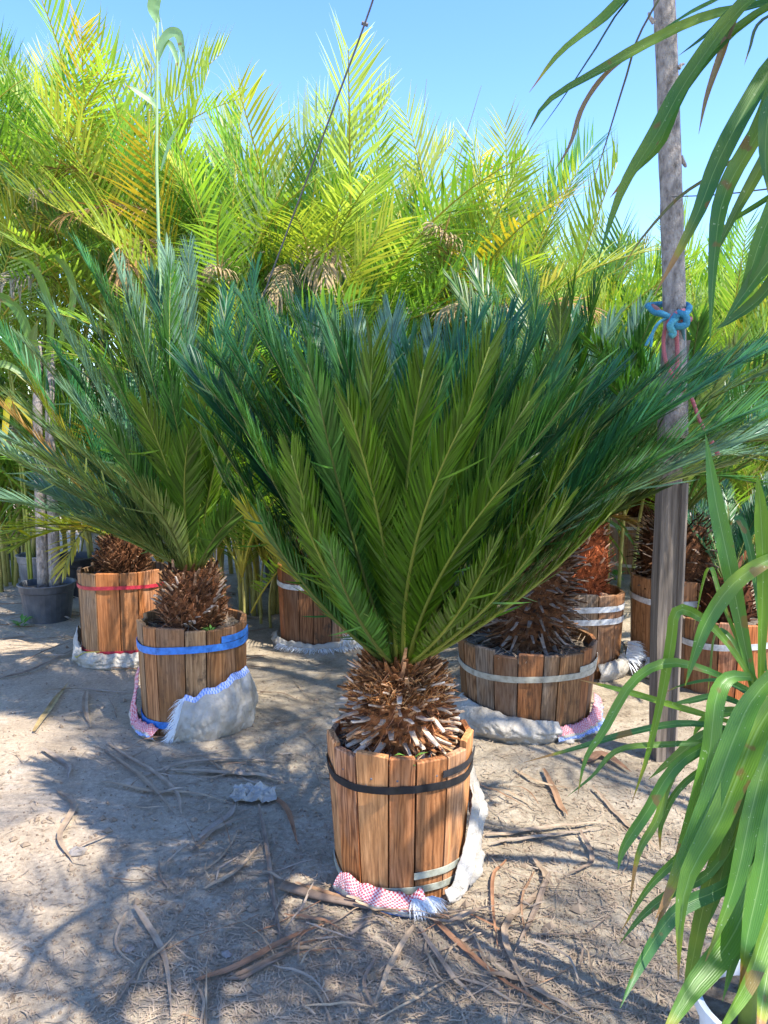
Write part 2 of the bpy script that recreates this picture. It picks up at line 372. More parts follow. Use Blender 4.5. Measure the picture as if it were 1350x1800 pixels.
SAGO_PROF = lambda t: min(1, .13 + ((t - .05) / .33 if t < .36 else 1)) * (1 if t < .72 else 1 - ((t - .72) / .28) ** 2 * .42)
SAGO = dict(a0=.96, a1=.34, keel=.40, prof=SAGO_PROF, fwd=.42, droop=.05, jit=.14, rows=5, t0=.035, louv=.42, stray=.025)
GREENS = [(.029, .132, .050), (.038, .156, .056), (.023, .110, .048), (.046, .168, .064), (.056, .168, .048)]
OLIVE = [(.046, .138, .015), (.055, .148, .014), (.040, .128, .018)]
YEL = (.13, .19, .012); PALE_SHEEN = (.125, .235, .16); DEAD = (.30, .19, .07)  # the pale tone paints a silvery sheen of light into the frond colour
def sago_frond(plant, C0, base, tip, bow=.08, col=None, tw=None, n=150, wid=.0058, L=None, rcol=None, seed=None, **kw):
    """one frond, a part of the plant; the plant's empty stands at C0"""
    seed = R.randrange(10 ** 6) if seed is None else seed
    C, Nn, T = arc(base, tip, bow, lat=R.uniform(-.09, .09)); Nn = twistn(Nn, T, R.uniform(-.5, .5) if tw is None else tw)
    ln = (Vector(tip) - Vector(base)).length
    o = np.array(C0)[None]; p = dict(SAGO); p.update(kw)
    me = frond_mesh('frond', C - o, Nn, M['cycad'], None, 0, n=n, Lmax=L or .19 * min(1.15, max(.6, ln / 1.15)), wid=wid, seed=seed, **p)
    col = col or R.choice(GREENS)
    f = obj('frond', me, plant, color=col)
    obj('rachis', rachis_mesh(C - o, .0075, M['rachis']), f, color=rcol or ((.20, .24, .04) if col in OLIVE else (.11, .14, .03)))
    return f
SHARED = []
def shared_fronds():
    for i, (lean, bow) in enumerate([(.35, .05), (.6, .10), (.8, .14), (1.0, .18), (1.2, .22), (.5, .07)]):
        tip = Vector((math.sin(lean), 0, math.cos(lean))) * 1.12
        C, Nn, T = arc((0, 0, 0), tip, bow); Nn = twistn(Nn, T, R.uniform(-.3, .3))
        SHARED.append((lean, frond_mesh('frond', C, Nn, M['cycad'], None, 0, n=92, Lmax=.172, wid=.0080, seed=77 + i, **SAGO), rachis_mesh(C, .008, M['rachis'])))
shared_fronds()
def random_fronds(plant, crown, n, leans=(0, .9), az=(0, 6.283), scale=1.0, cols=None, rach=True):
    """fronds from the shared set (crown given relative to the plant's empty)"""
    for i in range(n):
        a = az[0] + (az[1] - az[0]) * ((i + R.uniform(.1, .9)) / n); lean = R.uniform(*leans)
        k = min(range(len(SHARED)), key=lambda j: abs(SHARED[j][0] - lean) + R.uniform(0, .12))
        f = obj('frond', SHARED[k][1], plant, color=R.choice(cols or GREENS)); s = scale * R.uniform(.88, 1.1)
        f.matrix_local = Matrix.Translation(Vector(crown) + Vector((math.cos(a), math.sin(a), 0)) * .04) @ Matrix.Rotation(a, 4, 'Z') @ Matrix.Rotation(lean - SHARED[k][0], 4, 'Y') @ Matrix.Rotation(R.uniform(-.2, .2), 4, 'X') @ Matrix.Scale(s, 4)
        if rach: obj('rachis', SHARED[k][2], f, color=(.11, .14, .03))
# ------------------------------------------------------------------ sago trunk
def stub_geo(mb, p, d, up, L, w_, t_):
    d = d.normalized(); x = d.cross(up).normalized(); y = x.cross(d)
    vs = []
    for u, ww, tt, b in ((0, 1.25, 1.2, 0), (.5, 1, 1, .0), (1, .8, .75, R.uniform(-.12, .12))):
        c = p + d * L * u + y * L * b
        for sx, sy in ((-1, -1), (1, -1), (1, 1), (-1, 1)): vs.append(c + x * sx * w_ * ww * .5 + y * sy * tt * t_ * .5)
    fs = [(i * 4 + k, i * 4 + (k + 1) % 4, i * 4 + 4 + (k + 1) % 4, i * 4 + 4 + k) for i in range(2) for k in range(4)] + [(8, 9, 10, 11)]
    mb.add(vs, fs)
def trunk(plant, z0, z1, r, lean=(0, 0), core=(1, .8, .7), stub=(1, 1, 1), n=200, sl=(.04, .075), single=0, downs=False, fuzz=True, prof=None):
    """core (one mesh), fibre/stub coat; `single` big stubs are parts of their own. Coordinates relative to plant empty"""
    prof = prof or (lambda u: .72 + .55 * math.sin(math.pi * min(1, u * .9 + .1)) * .6)
    mb = MB(); H = z1 - z0
    ring = 22; rows = 9; vs = []
    for i in range(rows):
        u = i / (rows - 1)
        for k in range(ring):
            a = 2 * math.pi * k / ring; rr = r * prof(u) * (.86 + R.uniform(-.05, .05)) * (1 if i < rows - 1 else .35)
            vs.append((lean[0] * u + rr * math.cos(a), lean[1] * u + rr * math.sin(a), z0 + H * u))
    fs = [(i * ring + k, i * ring + (k + 1) % ring, (i + 1) * ring + (k + 1) % ring, (i + 1) * ring + k) for i in range(rows - 1) for k in range(ring)]
    fs.append(tuple((rows - 1) * ring + k for k in range(ring)))
    mb.add(vs, fs); mb.build('trunk', M['trunk'], plant, color=core, smooth=True)
    coat = MB(); gold = 2.39996
    for i in range(n):
        u = (i + .5) / n; a = i * gold + R.uniform(-.1, .1); rr = r * prof(u) * .84
        p = Vector((lean[0] * u + rr * math.cos(a), lean[1] * u + rr * math.sin(a), z0 + H * u))
        o = Vector((math.cos(a), math.sin(a), 0))
        tilt = (-.35 + 1.15 * u + R.uniform(-.35, .35)) if downs else (.45 + .6 * u + R.uniform(-.35, .35))
        d = o * math.cos(tilt) + UP * math.sin(tilt) + Vector((-o.y, o.x, 0)) * R.uniform(-.25, .25)
        L = R.uniform(*sl)
        if single and i % max(1, n // single) == 0 and u < .82:
            bri = R.uniform(.6, 1.15); one = MB(); stub_geo(one, p, d - UP * R.uniform(0, .5), UP, L * R.uniform(.95, 1.35), R.uniform(.010, .018), .006)
            one.build('leaf_stub', M['stub'], plant, color=tuple(c * bri for c in stub))
        else: stub_geo(coat, p, d, UP, L * R.uniform(.7, 1.15), R.uniform(.007, .014), R.uniform(.004, .007))
    c = coat.build('leaf_base_coat', M['coat'], plant, color=core); c['kind'] = 'stuff'
    if fuzz:
        fz = MB()
        for i in range(1600):
            u = R.uniform(.0, 1.02); a = R.uniform(0, 6.283); rr = r * prof(min(u, 1)) * R.uniform(.7, 1.0) * (1 if u < .95 else R.uniform(.2, 1))
            p = Vector((lean[0] * u + rr * math.cos(a), lean[1] * u + rr * math.sin(a), z0 + H * u)); o = Vector((math.cos(a), math.sin(a), R.uniform(-.4, .9))).normalized()
            q = p + o * R.uniform(.02, .055) + Vector((R.uniform(-.02, .02),) * 3); s = o.cross(UP).normalized() * R.uniform(.001, .0025)
            fz.add([p - s, p + s, q], [(0, 1, 2)])
        f = fz.build('trunk_fibre', M['stub'], plant, color=(core[0] * .75, core[1] * .5, core[2] * .35)); f['kind'] = 'stuff'

# ------------------------------------------------------------------ wooden tubs
def wrap_band(tub, c_r, z, wd, color, ph0=-math.pi, ph1=math.pi, tilt=0., off=.004, angs=None, wob=.006, name='band', zslope=0.):
    """flat strap lying on the staves, phi 0 = towards the camera; c_r(z) radius"""
    mb = MB(); n = 96; vs = []; uv = []
    m = max(6, int(n * (ph1 - ph0) / 6.283))
    for i in range(m + 1):
        p = ph0 + (ph1 - ph0) * i / m
        zz = z + tilt * math.sin(p + .4) + wob * math.sin(3.1 * p + 1) + zslope * (p - ph0); 
        for k, (dz, do) in enumerate(((-wd / 2, off), (wd / 2, off), (wd / 2, off - .0035), (-wd / 2, off - .0035))):
            rr = c_r(zz + dz, p) + do; vs.append((math.sin(p) * rr, -math.cos(p) * rr, zz + dz)); uv.append((i / m, k / 3))
    fs = [(i * 4 + k, (i + 1) * 4 + k, (i + 1) * 4 + (k + 1) % 4, i * 4 + (k + 1) % 4) for i in range(m) for k in range(4)]
    fs += [(3, 2, 1, 0), (m * 4, m * 4 + 1, m * 4 + 2, m * 4 + 3)]
    mb.add(vs, fs, uv); return mb.build(name, M['band'], tub, color=color)
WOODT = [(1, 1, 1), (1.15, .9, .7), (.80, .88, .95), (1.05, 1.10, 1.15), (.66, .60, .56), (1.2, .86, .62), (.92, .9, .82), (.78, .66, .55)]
def tub(label, c, rt, rb, h, n, seed, tone=(1, 1, 1), thick=.022, rots=0., group='round wooden tubs strapped with bands', soilz=.05, skew=.03, nails=False):
    rr = random.Random(seed)
    t = thing('wooden_tub', label, 'tub', (c[0], c[1], 0), group)
    wts = [rr.uniform(.65, 1.35) for _ in range(n)]; s = sum(wts); a = rots; edges = [a]
    for w_ in wts: a += w_ / s * 2 * math.pi; edges.append(a)
    sk = [rr.uniform(-skew, skew) for _ in range(n)]; sk.append(sk[0])
    for i in range(n):
        p0, p1 = edges[i], edges[i + 1]; g_ = .0028
        top = h + rr.uniform(-.014, .014); bot = -.012 + rr.uniform(-.004, .004); dr = rr.uniform(-.004, .004)
        b0, b1 = p0 + sk[i], p1 + sk[i + 1]
        pm = (p0 + p1) / 2
        org = Vector((math.sin(pm) * rt, -math.cos(pm) * rt, 0))
        def pt(p, r, z, half):  # flat faces: chord between the two edges
            return Vector((math.sin(p) * r, -math.cos(p) * r, z))
        vs = []
        for z, q0, q1, r in ((bot, b0, b1, rb), (top, p0, p1, rt)):
            e = g_ / r
            for q in (q0 + e, q1 - e):
                vs.append(pt(q, r + dr, z, 0)); vs.append(pt(q, r + dr - thick, z, 0))
        # 0 L-out,1 L-in,2 R-out,3 R-in (bottom), 4..7 top -> bevel the top outer edge
        ch = .004
        tl, tr_ = vs[4].copy(), vs[6].copy()
        inl = (vs[5] - vs[4]).normalized() * ch; inr = (vs[7] - vs[6]).normalized() * ch
        vs[4] = tl - UP * ch; vs[6] = tr_ - UP * ch
        vs += [tl + inl, tr_ + inr]
        # chamfer of the two long outer edges
        side = (vs[6] - vs[4]).normalized() * .0022; ins = inl * .55
        vs = [v - org for v in vs]
        fs = [(0, 2, 6, 4), (3, 1, 5, 7), (1, 0, 4, 8, 5), (2, 3, 7, 9, 6), (4, 6, 9, 8), (8, 9, 7, 5), (0, 1, 3, 2)]
        k = rr.choice(WOODT); v_ = rr.uniform(.82, 1.15)
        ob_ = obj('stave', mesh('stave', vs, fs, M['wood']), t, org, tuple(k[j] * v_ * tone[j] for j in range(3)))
        if nails:
            for zf in (.87, .80):
                q = pm + rr.uniform(-.25, .25) * (p1 - p0); zq = h * zf + rr.uniform(-.012, .012); rq = rb + (rt - rb) * zq / h; out = Vector((math.sin(pm), -math.cos(pm), 0))
                rad_ = (rq + dr) * math.cos((p1 - p0) / 2) / math.cos(q - pm); c_ = Vector((math.sin(q) * rad_, -math.cos(q) * rad_, zq)) + out * .0012 - org; sx = Vector((math.cos(pm), math.sin(pm), 0))
                nb = MB(); nb.add([c_ + sx * math.cos(k * 1.047) * .004 + UP * math.sin(k * 1.047) * .004 for k in range(6)] + [c_ + out * .0015], [(k, (k + 1) % 6, 6) for k in range(6)]); nb.build('nail', M['wire'], ob_)
    # soil
    sm = MB(); vs = [(0, 0, h - soilz + .02)]; ring = 30; rings = 7
    for i in range(1, rings + 1):
        r = (rt - thick * .8) * i / rings
        for k in range(ring):
            a = 2 * math.pi * k / ring; vs.append((r * math.cos(a), r * math.sin(a), h - soilz + .022 * (1 - (i / rings)) + rr.uniform(-.008, .008)))
    fs = [(0, 1 + k, 1 + (k + 1) % ring) for k in range(ring)] + [(1 + i * ring + k, 1 + (i + 1) * ring + k, 1 + (i + 1) * ring + (k + 1) % ring, 1 + i * ring + (k + 1) % ring) for i in range(rings - 1) for k in range(ring)]
    sm.add(vs, fs); sm.build('soil', M['soil'], t, smooth=True)
    def cr(z, p):                       # radius of the faceted outside at height z and angle p
        f = max(0., min(1., z / h)); r = rb + (rt - rb) * f
        q = (p - edges[0]) % (2 * math.pi) + edges[0]
        for i in range(n):
            s_ = sk[i] * (1 - f); s2 = sk[i + 1] * (1 - f)
            if edges[i] + s_ <= q < edges[i + 1] + s2:
                hw = (edges[i + 1] + s2 - edges[i] - s_) / 2; mid = edges[i] + s_ + hw
                return r * math.cos(hw) / math.cos(q - mid) * .35 + r * .65 + .003
        return r + .003
    return t, cr
def tub_pos(px, py, rb):
    p = gnd(px, py); d = Vector((p.x, p.y, 0)).normalized(); return p + d * rb
def debris_in_tub(t, h, r, n, seed):
    rr = random.Random(seed); mb = MB()
    for _ in range(n):
        a = rr.uniform(0, 6.283); q = r * math.sqrt(rr.uniform(.1, 1)); p = Vector((q * math.cos(a), q * math.sin(a), h + rr.uniform(0, .015)))
        b = rr.uniform(0, 6.283); d = Vector((math.cos(b), math.sin(b), rr.uniform(-.1, .5))) * rr.uniform(.02, .07); s = d.cross(UP).normalized() * rr.uniform(.0012, .004)
        mb.add([p - s, p + s, p + d + s * .4 + UP * .004, p + d - s * .4 + UP * .004], [(0, 1, 2, 3)])
    o = mb.build('loose_debris', M['litter'], t, color=(.8, .68, .55)); o['kind'] = 'stuff'
GREY = (.40, .40, .31); GAL = (.55, .57, .58)

# 1 front tub ------------------------------------------------------
c1 = tub_pos(702, 1590, .212)
t1, cr1 = tub('front wooden tub of honey-coloured staves with a black strap', c1, .245, .215, .485, 15, 3, (1.32, 1.02, .76), rots=-.16, nails=True)
wrap_band(t1, cr1, .385, .024, (.018, .018, .02), tilt=.004)
wrap_band(t1, cr1, .425, .022, (.03, .03, .034), .55, 1.45, zslope=.012, off=.006, name='band_end')
wrap_band(t1, cr1, .045, .022, GREY, tilt=.002)
wrap_band(t1, cr1, .095, .022, GREY, .18, 1.35, zslope=.004, off=.006, name='band_end')
debris_in_tub(t1, .45, .2, 160, 1)
# 2 blue-strapped tub ----------------------------------------------
c2 = tub_pos(345, 1296, .25)
t2, cr2 = tub('wooden tub with a bright blue strap and a white sack round its foot', c2, .272, .258, .53, 14, 8, (.80, .78, .74), rots=.1)
wrap_band(t2, cr2, .43, .034, (.05, .21, .62), tilt=.006)
wrap_band(t2, cr2, .47, .032, (.05, .21, .62), .75, 1.6, zslope=.01, off=.006, name='band_end')
wrap_band(t2, cr2, .06, .034, (.05, .21, .62))
debris_in_tub(t2, .49, .24, 220, 2)
# 3 red-strapped tub ------------------------------------------------
c3 = tub_pos(225, 1172, .26)
t3, cr3 = tub('wooden tub with a thin red strap behind the blue-strapped one', c3, .285, .27, .58, 13, 21, (.86, .78, .68), rots=.22)
wrap_band(t3, cr3, .50, .022, (.45, .03, .05)); wrap_band(t3, cr3, .09, .022, (.45, .03, .05))
# 4 middle back tub ---------------------------------------------------
c4 = tub_pos(566, 1145, .28)
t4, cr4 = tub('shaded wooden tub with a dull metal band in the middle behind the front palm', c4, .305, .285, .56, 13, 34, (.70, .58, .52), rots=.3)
wrap_band(t4, cr4, .43, .034, GAL)
# 5 big low tub ---------------------------------------------------------
c5 = tub_pos(922, 1302, .33)
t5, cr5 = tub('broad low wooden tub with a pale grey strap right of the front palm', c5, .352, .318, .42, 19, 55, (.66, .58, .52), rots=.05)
wrap_band(t5, cr5, .30, .03, (.46, .43, .34), tilt=.006)
wrap_band(t5, cr5, .335, .028, (.44, .42, .34), .62, 1.4, zslope=.012, off=.006, name='band_end')
debris_in_tub(t5, .38, .32, 160, 5)
# 6 behind the big one ----------------------------------------------------
c6 = tub_pos(1012, 1195, .25)
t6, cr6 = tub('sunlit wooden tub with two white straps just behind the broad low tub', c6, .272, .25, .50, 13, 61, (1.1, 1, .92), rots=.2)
wrap_band(t6, cr6, .42, .034, (.68, .68, .66)); wrap_band(t6, cr6, .345, .034, (.68, .68, .66), -.6, 1.2, name='band_end')
# 7 right, behind the post ---------------------------------------------------
c7 = tub_pos(1180, 1196, .25)
t7, cr7 = tub('wooden tub with a white strap standing behind the grey pole', c7, .268, .25, .59, 12, 72, (1.08, .95, .86), rots=.1)
wrap_band(t7, cr7, .46, .034, (.66, .67, .68))
# 8 far ----------------------------------------------------------------------
c8 = tub_pos(1118, 1012, .25)
t8, cr8 = tub('farthest pale wooden tub seen left of the pole in the background', c8, .29, .27, .60, 12, 83, (1.0, .95, .9), rots=.3)
wrap_band(t8, cr8, .48, .03, GAL); wrap_band(t8, cr8, .1, .03, (.6, .5, .4))
# 9 right edge -----------------------------------------------------------------
c9 = tub_pos(1268, 1228, .27)
t9, cr9 = tub('low reddish wooden tub half hidden by the strap leaves at right', c9, .285, .265, .42, 12, 94, (.78, .62, .54), rots=.2)
wrap_band(t9, cr9, .29, .034, GAL, tilt=.01)
# 10 far right --------------------------------------------------------------------
c10 = tub_pos(1262, 1015, .25)
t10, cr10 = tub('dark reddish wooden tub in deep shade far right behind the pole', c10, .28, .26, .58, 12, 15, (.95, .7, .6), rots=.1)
wrap_band(t10, cr10, .45, .03, GAL)

# ------------------------------------------------------------------ sago palms
def plant_at(c, label, group='sago palms growing in wooden tubs'):
    return thing('sago_palm', label, 'sago palm', (c[0], c[1], 0), group)
def tips(p, c, crown, lst, **kw0):
    """lst: (px, py, dY from the plant axis, colour, bow, twist). Fronds run from the crown to a tip in space"""
    C0 = (c[0], c[1], 0); cr = Vector((c[0], c[1], 0)) + Vector(crown)
    for e in lst:
        px, py, dy = e[:3]; col = e[3] if len(e) > 3 else None; bow = e[4] if len(e) > 4 else R.uniform(.05, .11); tw = e[5] if len(e) > 5 else None
        tip = at(px, py, c[1] + dy); d = tip - cr; h = Vector((d.x, d.y, 0)); h = h.normalized() if h.length > .02 else Vector((0, 1, 0))
        if isinstance(col, list): col = R.choice(col)
        k = dict(kw0); 
        if len(e) > 6: k.update(e[6])
        sago_frond(p, C0, cr + h * .05 - UP * .02, tip, bow, col, tw, **k)
G, O = GREENS, OLIVE
p1 = plant_at(c1, 'large deep green sago palm in the front tub with the black strap')
h1 = .485
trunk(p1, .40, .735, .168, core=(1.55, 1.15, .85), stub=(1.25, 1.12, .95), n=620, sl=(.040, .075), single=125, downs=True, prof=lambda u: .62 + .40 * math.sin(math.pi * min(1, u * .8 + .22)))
wool = MB()
for i in range(2600):
    a = R.uniform(0, 6.283); u = R.random(); q = .05 + .115 * math.sqrt(R.random()); z = .745 - .10 * (q / .165) ** 2 * 1.1 + R.uniform(-.03, .012)
    p = Vector((q * math.cos(a), q * math.sin(a), z)); d = Vector((math.cos(a) * .6 + R.uniform(-.9, .9), math.sin(a) * .6 + R.uniform(-.9, .9), R.uniform(-.1, .9))).normalized() * R.uniform(.015, .05)
    w_ = d.cross(Vector((R.uniform(-1, 1), R.uniform(-1, 1), .3))).normalized() * R.uniform(.0008, .0026); m_ = p + d * .5 + Vector((0, 0, R.uniform(0, .008)))
    wool.add([p - w_, p + w_, m_ + w_, m_ - w_, p + d], [(0, 1, 2, 3), (3, 2, 4)])
wo = wool.build('crown_wool', M['coat'], p1, color=(2.3, 1.65, 1.0)); wo['kind'] = 'stuff'
cro1 = (0.0, 0, .74)
tips(p1, c1, cro1, [
 (655, 612, -.30, O, .05), (745, 645, -.44, O, .05, .1), (860, 610, -.32, O, .05), (812, 745, -.60, O, .06, .15), (612, 716, -.52, O, .05),
 (436, 900, -.28, YEL, -.05, .5), (512, 800, -.42, O, -.05), (560, 700, -.40, G), (1024, 782, -.45, O, -.05), (1140, 868, -.12, (.06, .09, .03), .08), (905, 830, -.55, O, .06), 
 (440, 545, .10, G), (505, 540, .15, G), (575, 562, .20, G), (398, 600, .0, G), (368, 622, .05, G), (352, 668, -.02, G), (468, 600, -.15, G), (540, 640, -.25, G), (410, 700, -.22, G, -.05), (445, 780, -.28, G, -.06), (480, 700, -.1, G), (500, 590, .0, G), (600, 600, -.05, G),
 (690, 560, .30, PALE_SHEEN), (800, 568, .28, G), (760, 590, .42, PALE_SHEEN), (622, 575, .40, PALE_SHEEN), (720, 610, .1, G), (840, 560, .15, G),
 (950, 570, .15, G), (1003, 602, .08, G), (905, 592, .0, G), (1050, 640, .0, G), (1078, 655, .10, G), (1168, 652, .05, G), (1180, 700, -.05, G), (1010, 690, -.25, G), (930, 705, -.32, G), (1105, 740, -.15, G, -.05), (1085, 800, -.2, G, -.06), (960, 640, -.1, G), (880, 660, -.2, G), (1120, 690, .15, G), (990, 650, .2, G),
 (1345, 612, .10, G, .13, .3), (1400, 690, -.05, G, .15, .3), (1345, 760, -.12, PALE_SHEEN, .17, .3), (1290, 815, .05, PALE_SHEEN, .18), (1230, 640, .15, G, .11),
 (350, 725, -.05, G, -.05), (366, 785, -.1, G, -.08), (392, 842, -.15, G, -.09), (430, 868, -.25, O, -.08), (455, 905, -.3, G, -.09), (530, 900, -.5, O, -.05), (395, 690, .1, G, .02), (330, 640, .15, G, .03),
 (1075, 900, -.3, O, -.09), (990, 890, -.45, O, -.08), (1130, 830, -.2, G, -.05), (1045, 740, -.1, G, .04), (950, 950, -.45, O, -.09), (580, 965, -.5, G, -.08), (865, 965, -.55, O, -.08),
 (660, 650, -.1, G), (780, 660, -.1, G), (700, 700, .0, G), (620, 640, .15, G), (850, 620, .3, G), (900, 560, .35, G), (540, 560, .35, G), (470, 555, .3, G)])
p2 = plant_at(c2, 'blue-green sago palm in the blue-strapped tub on the left')
trunk(p2, .45, .79, .165, core=(.85, .66, .56), stub=(.8, .74, .68), n=460, sl=(.03, .06), single=60)
tips(p2, c2, (.0, 0, .80), [
 (140, 438, .10, G), (208, 460, .2, PALE_SHEEN), (262, 482, .3, G), (76, 530, -.10, (.06, .13, .10)), (134, 524, 0, (.055, .13, .095)), (232, 560, -.15, G), (250, 716, -.45, O, .06), (346, 664, -.42, O, .06), (190, 560, -.05, PALE_SHEEN), (308, 560, .2, G), (332, 440, .3, PALE_SHEEN), (300, 480, .1, O), (400, 520, .3, G), (420, 600, .1, G), (470, 560, .2, G), (120, 690, -.2, PALE_SHEEN), (10, 802, -.1, PALE_SHEEN), (-30, 868, -.15, PALE_SHEEN), (60, 850, .1, PALE_SHEEN), (100, 620, .05, G), (160, 620, -.25, G), (380, 640, .0, G), (430, 720, -.1, G), (300, 700, -.25, G), (60, 740, -.1, PALE_SHEEN), (450, 820, -.15, G), (390, 760, -.3, O), (200, 660, -.3, G), (280, 600, -.1, G), (170, 480, .05, G), (40, 600, .0, PALE_SHEEN), (105, 560, .15, PALE_SHEEN), (20, 700, -.1, PALE_SHEEN), (-10, 760, .05, PALE_SHEEN), (60, 800, -.3, PALE_SHEEN), (120, 780, -.35, PALE_SHEEN), (110, 860, -.35, PALE_SHEEN), (190, 760, -.4, G), (440, 660, .2, G), (480, 640, .1, G), (500, 760, .1, G), (480, 860, .0, G), (430, 890, -.3, G), (330, 780, -.5, O), (220, 840, -.45, PALE_SHEEN), (370, 560, .1, G), (290, 440, .25, PALE_SHEEN), (230, 500, .1, PALE_SHEEN), (160, 920, -.3, PALE_SHEEN), (450, 470, .45, G)],  # palest fronds at the left carry the light's sheen in their colour
 wid=.0074, n=108, L=.185)
p3 = plant_at(c3, 'yellowing sago palm in the red-strapped tub at the left edge')
trunk(p3, .52, .80, .16, core=(.55, .44, .38), stub=(.7, .65, .6), n=300, fuzz=True)
tips(p3, c3, (-.02, 0, .80), [(-40, 680, -.15, DEAD, .10), (42, 650, -.1, YEL, .03), (60, 690, -.05, (.20, .19, .02)), (-10, 945, -.75, (.22, .32, .06), .20, .2, dict(L=.24, wid=.013, n=42)), (112, 1000, -1.0, (.40, .36, .04), .32, .2, dict(L=.22, wid=.013, n=36)), (30, 960, -.6, (.24, .32, .05), .22, -.2, dict(L=.22, wid=.013, n=40)), (-20, 560, .2, G), (-60, 760, .1, PALE_SHEEN)], wid=.010, n=70)
random_fronds(p3, (0, 0, .8), 16, (.2, .9), (0, 3.3), 1.05)
p4 = plant_at(c4, 'upright sago palm in the shaded tub behind the front palm')
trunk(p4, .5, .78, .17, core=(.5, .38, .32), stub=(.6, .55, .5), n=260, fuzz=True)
tips(p4, c4, (0, 0, .78), [(345, 435, .1, PALE_SHEEN), (372, 450, .2, PALE_SHEEN), (445, 498, .2, G), (520, 482, .1, G), (545, 470, .3, G), (400, 470, 0, G), (600, 490, .2, O), (660, 480, .3, O), (700, 500, .1, O), (480, 520, -.1, G), (575, 545, -.1, G), (320, 560, -.2, G), (640, 540, .5, O)], wid=.010, n=90)
random_fronds(p4, (0, 0, .78), 10, (.3, 1.0), (0, 6.28), 1.0)
p5 = plant_at(c5, 'arching sago palm with a thick shaggy trunk in the broad low tub')
trunk(p5, .36, 1.0, .205, lean=(.13, .08), core=(.7, .58, .52), stub=(.5, .43, .38), n=640, sl=(.05, .10), single=130, downs=True, prof=lambda u: 1.0 - .28 * u)
OL2 = (.075, .105, .02)
tips(p5, c5, (.13, .08, 1.0), [
 (1345, 600, -.85, G, .16), (1440, 672, -.95, G, .18), (1430, 770, -.8, PALE_SHEEN, .20), (1390, 640, -.6, PALE_SHEEN, .16), (1250, 770, -.7, G, .16), (1480, 740, -.8, G, .2), (1400, 810, .2, PALE_SHEEN, .25), (1330, 850, -.3, G, .28), (1010, 500, .1, O, .06), (1048, 510, .2, O, .06), (930, 495, .2, O), (866, 520, .25, O), (985, 540, -.1, O), (1130, 540, .5, PALE_SHEEN), (1080, 560, .5, PALE_SHEEN), (800, 500, .5, O), (830, 470, .7, O), (900, 470, .8, O), (1200, 600, .5, G), (1250, 640, .2, G), (1160, 850, -.35, (.15, .13, .05), .22), (1110, 920, -.2, (.25, .19, .09), .24)], wid=.0082, n=100)
random_fronds(p5, (.13, .08, 1.0), 12, (.4, 1.1), (.2, 3.0), 1.05)
p6 = plant_at(c6, 'sago palm with a sunlit rusty trunk behind the broad low tub')
trunk(p6, .45, .95, .19, core=(1.5, .75, .5), stub=(1.2, .9, .7), n=260, sl=(.03, .06), single=40)  # rusty sunlight on this trunk is put into the core and stub tints
random_fronds(p6, (0, 0, .95), 26, (.25, 1.0), (0, 6.28), 1.05, G + O)
p7 = plant_at(c7, 'sago palm with a dark shaggy trunk in the tub behind the pole')
trunk(p7, .52, .95, .24, core=(.5, .42, .38), stub=(.42, .37, .34), n=300, sl=(.05, .09), single=60, downs=True)
random_fronds(p7, (0, 0, .97), 30, (.5, 1.15), (0, 6.28), 1.15, G + [PALE_SHEEN])
p8 = plant_at(c8, 'distant sago palm in the farthest pale tub left of the pole')
trunk(p8, .55, .85, .17, core=(.5, .35, .3), stub=(.5, .45, .4), n=80, fuzz=False); random_fronds(p8, (0, 0, .85), 24, (.3, 1.15), (0, 6.28), 1.05, G + [OL2])
p9 = plant_at(c9, 'small dark sago palm in the low reddish tub at right')
trunk(p9, .38, .62, .16, core=(.45, .3, .26), stub=(.5, .45, .4), n=120, fuzz=False); random_fronds(p9, (0, 0, .62), 12, (.6, 1.2), (-.6, 2.2), .7, G)
p10 = plant_at(c10, 'dark sago palm in the shaded tub far right')
trunk(p10, .5, .85, .18, core=(.45, .3, .26), stub=(.5, .45, .4), n=80, fuzz=False); random_fronds(p10, (0, 0, .85), 24, (.4, 1.15), (0, 6.28), 1.05, G)

# ------------------------------------------------------------------ woven sacks
def sack_sheet(parent, r, ph0, ph1, top, bulge, mat, nph=60, nv=12, seed=0, z0=-.005, fold=.010, name='sheet', foldf=9):
    """cloth round a tub's foot: phi 0 = towards the camera; top(u), bulge(u) over the run"""
    vs = []; uv = []
    for i in range(nph + 1):
        u = i / nph; p = ph0 + (ph1 - ph0) * u
        for j in range(nv + 1):
            v = j / nv; T_ = top(u); z = (z0(u) if callable(z0) else z0) + T_ * v
            w_ = mnoise.noise(Vector((p * foldf * .4, v * 2.2, seed))) * fold * 2 + mnoise.noise(Vector((p * foldf, v * 5, seed + 9))) * fold
            rr = r + .008 + bulge(u) * (math.sin(math.pi * min(1, v * .85 + .12)) ** .8) + max(-.006, w_) * (1 - .6 * v)
            cr_ = 1 - abs(mnoise.noise(Vector((p * foldf * 1.3 + v * 2.5, v * 3.5 - p * 2, seed + 4)))) * 2; rr += cr_ * fold * .55 * (1 - .4 * v); rr += (1 - abs(mnoise.noise(Vector((p * 14 - v * 6, v * 8, seed + 14)))) * 2) * fold * .25
            zz = z + mnoise.noise(Vector((p * 6, 3, seed))) * .022 * v
            vs.append((math.sin(p) * rr, -math.cos(p) * rr, zz)); uv.append((u * (ph1 - ph0) * r, v))
    fs = [(i * (nv + 1) + j, (i + 1) * (nv + 1) + j, (i + 1) * (nv + 1) + j + 1, i * (nv + 1) + j + 1) for i in range(nph) for j in range(nv)]
    o = obj(name, mesh(name, vs, fs, mat, uv, True), parent)
    s = o.modifiers.new('thickness', 'SOLIDIFY'); s.thickness = .003; s.offset = 1
    return o
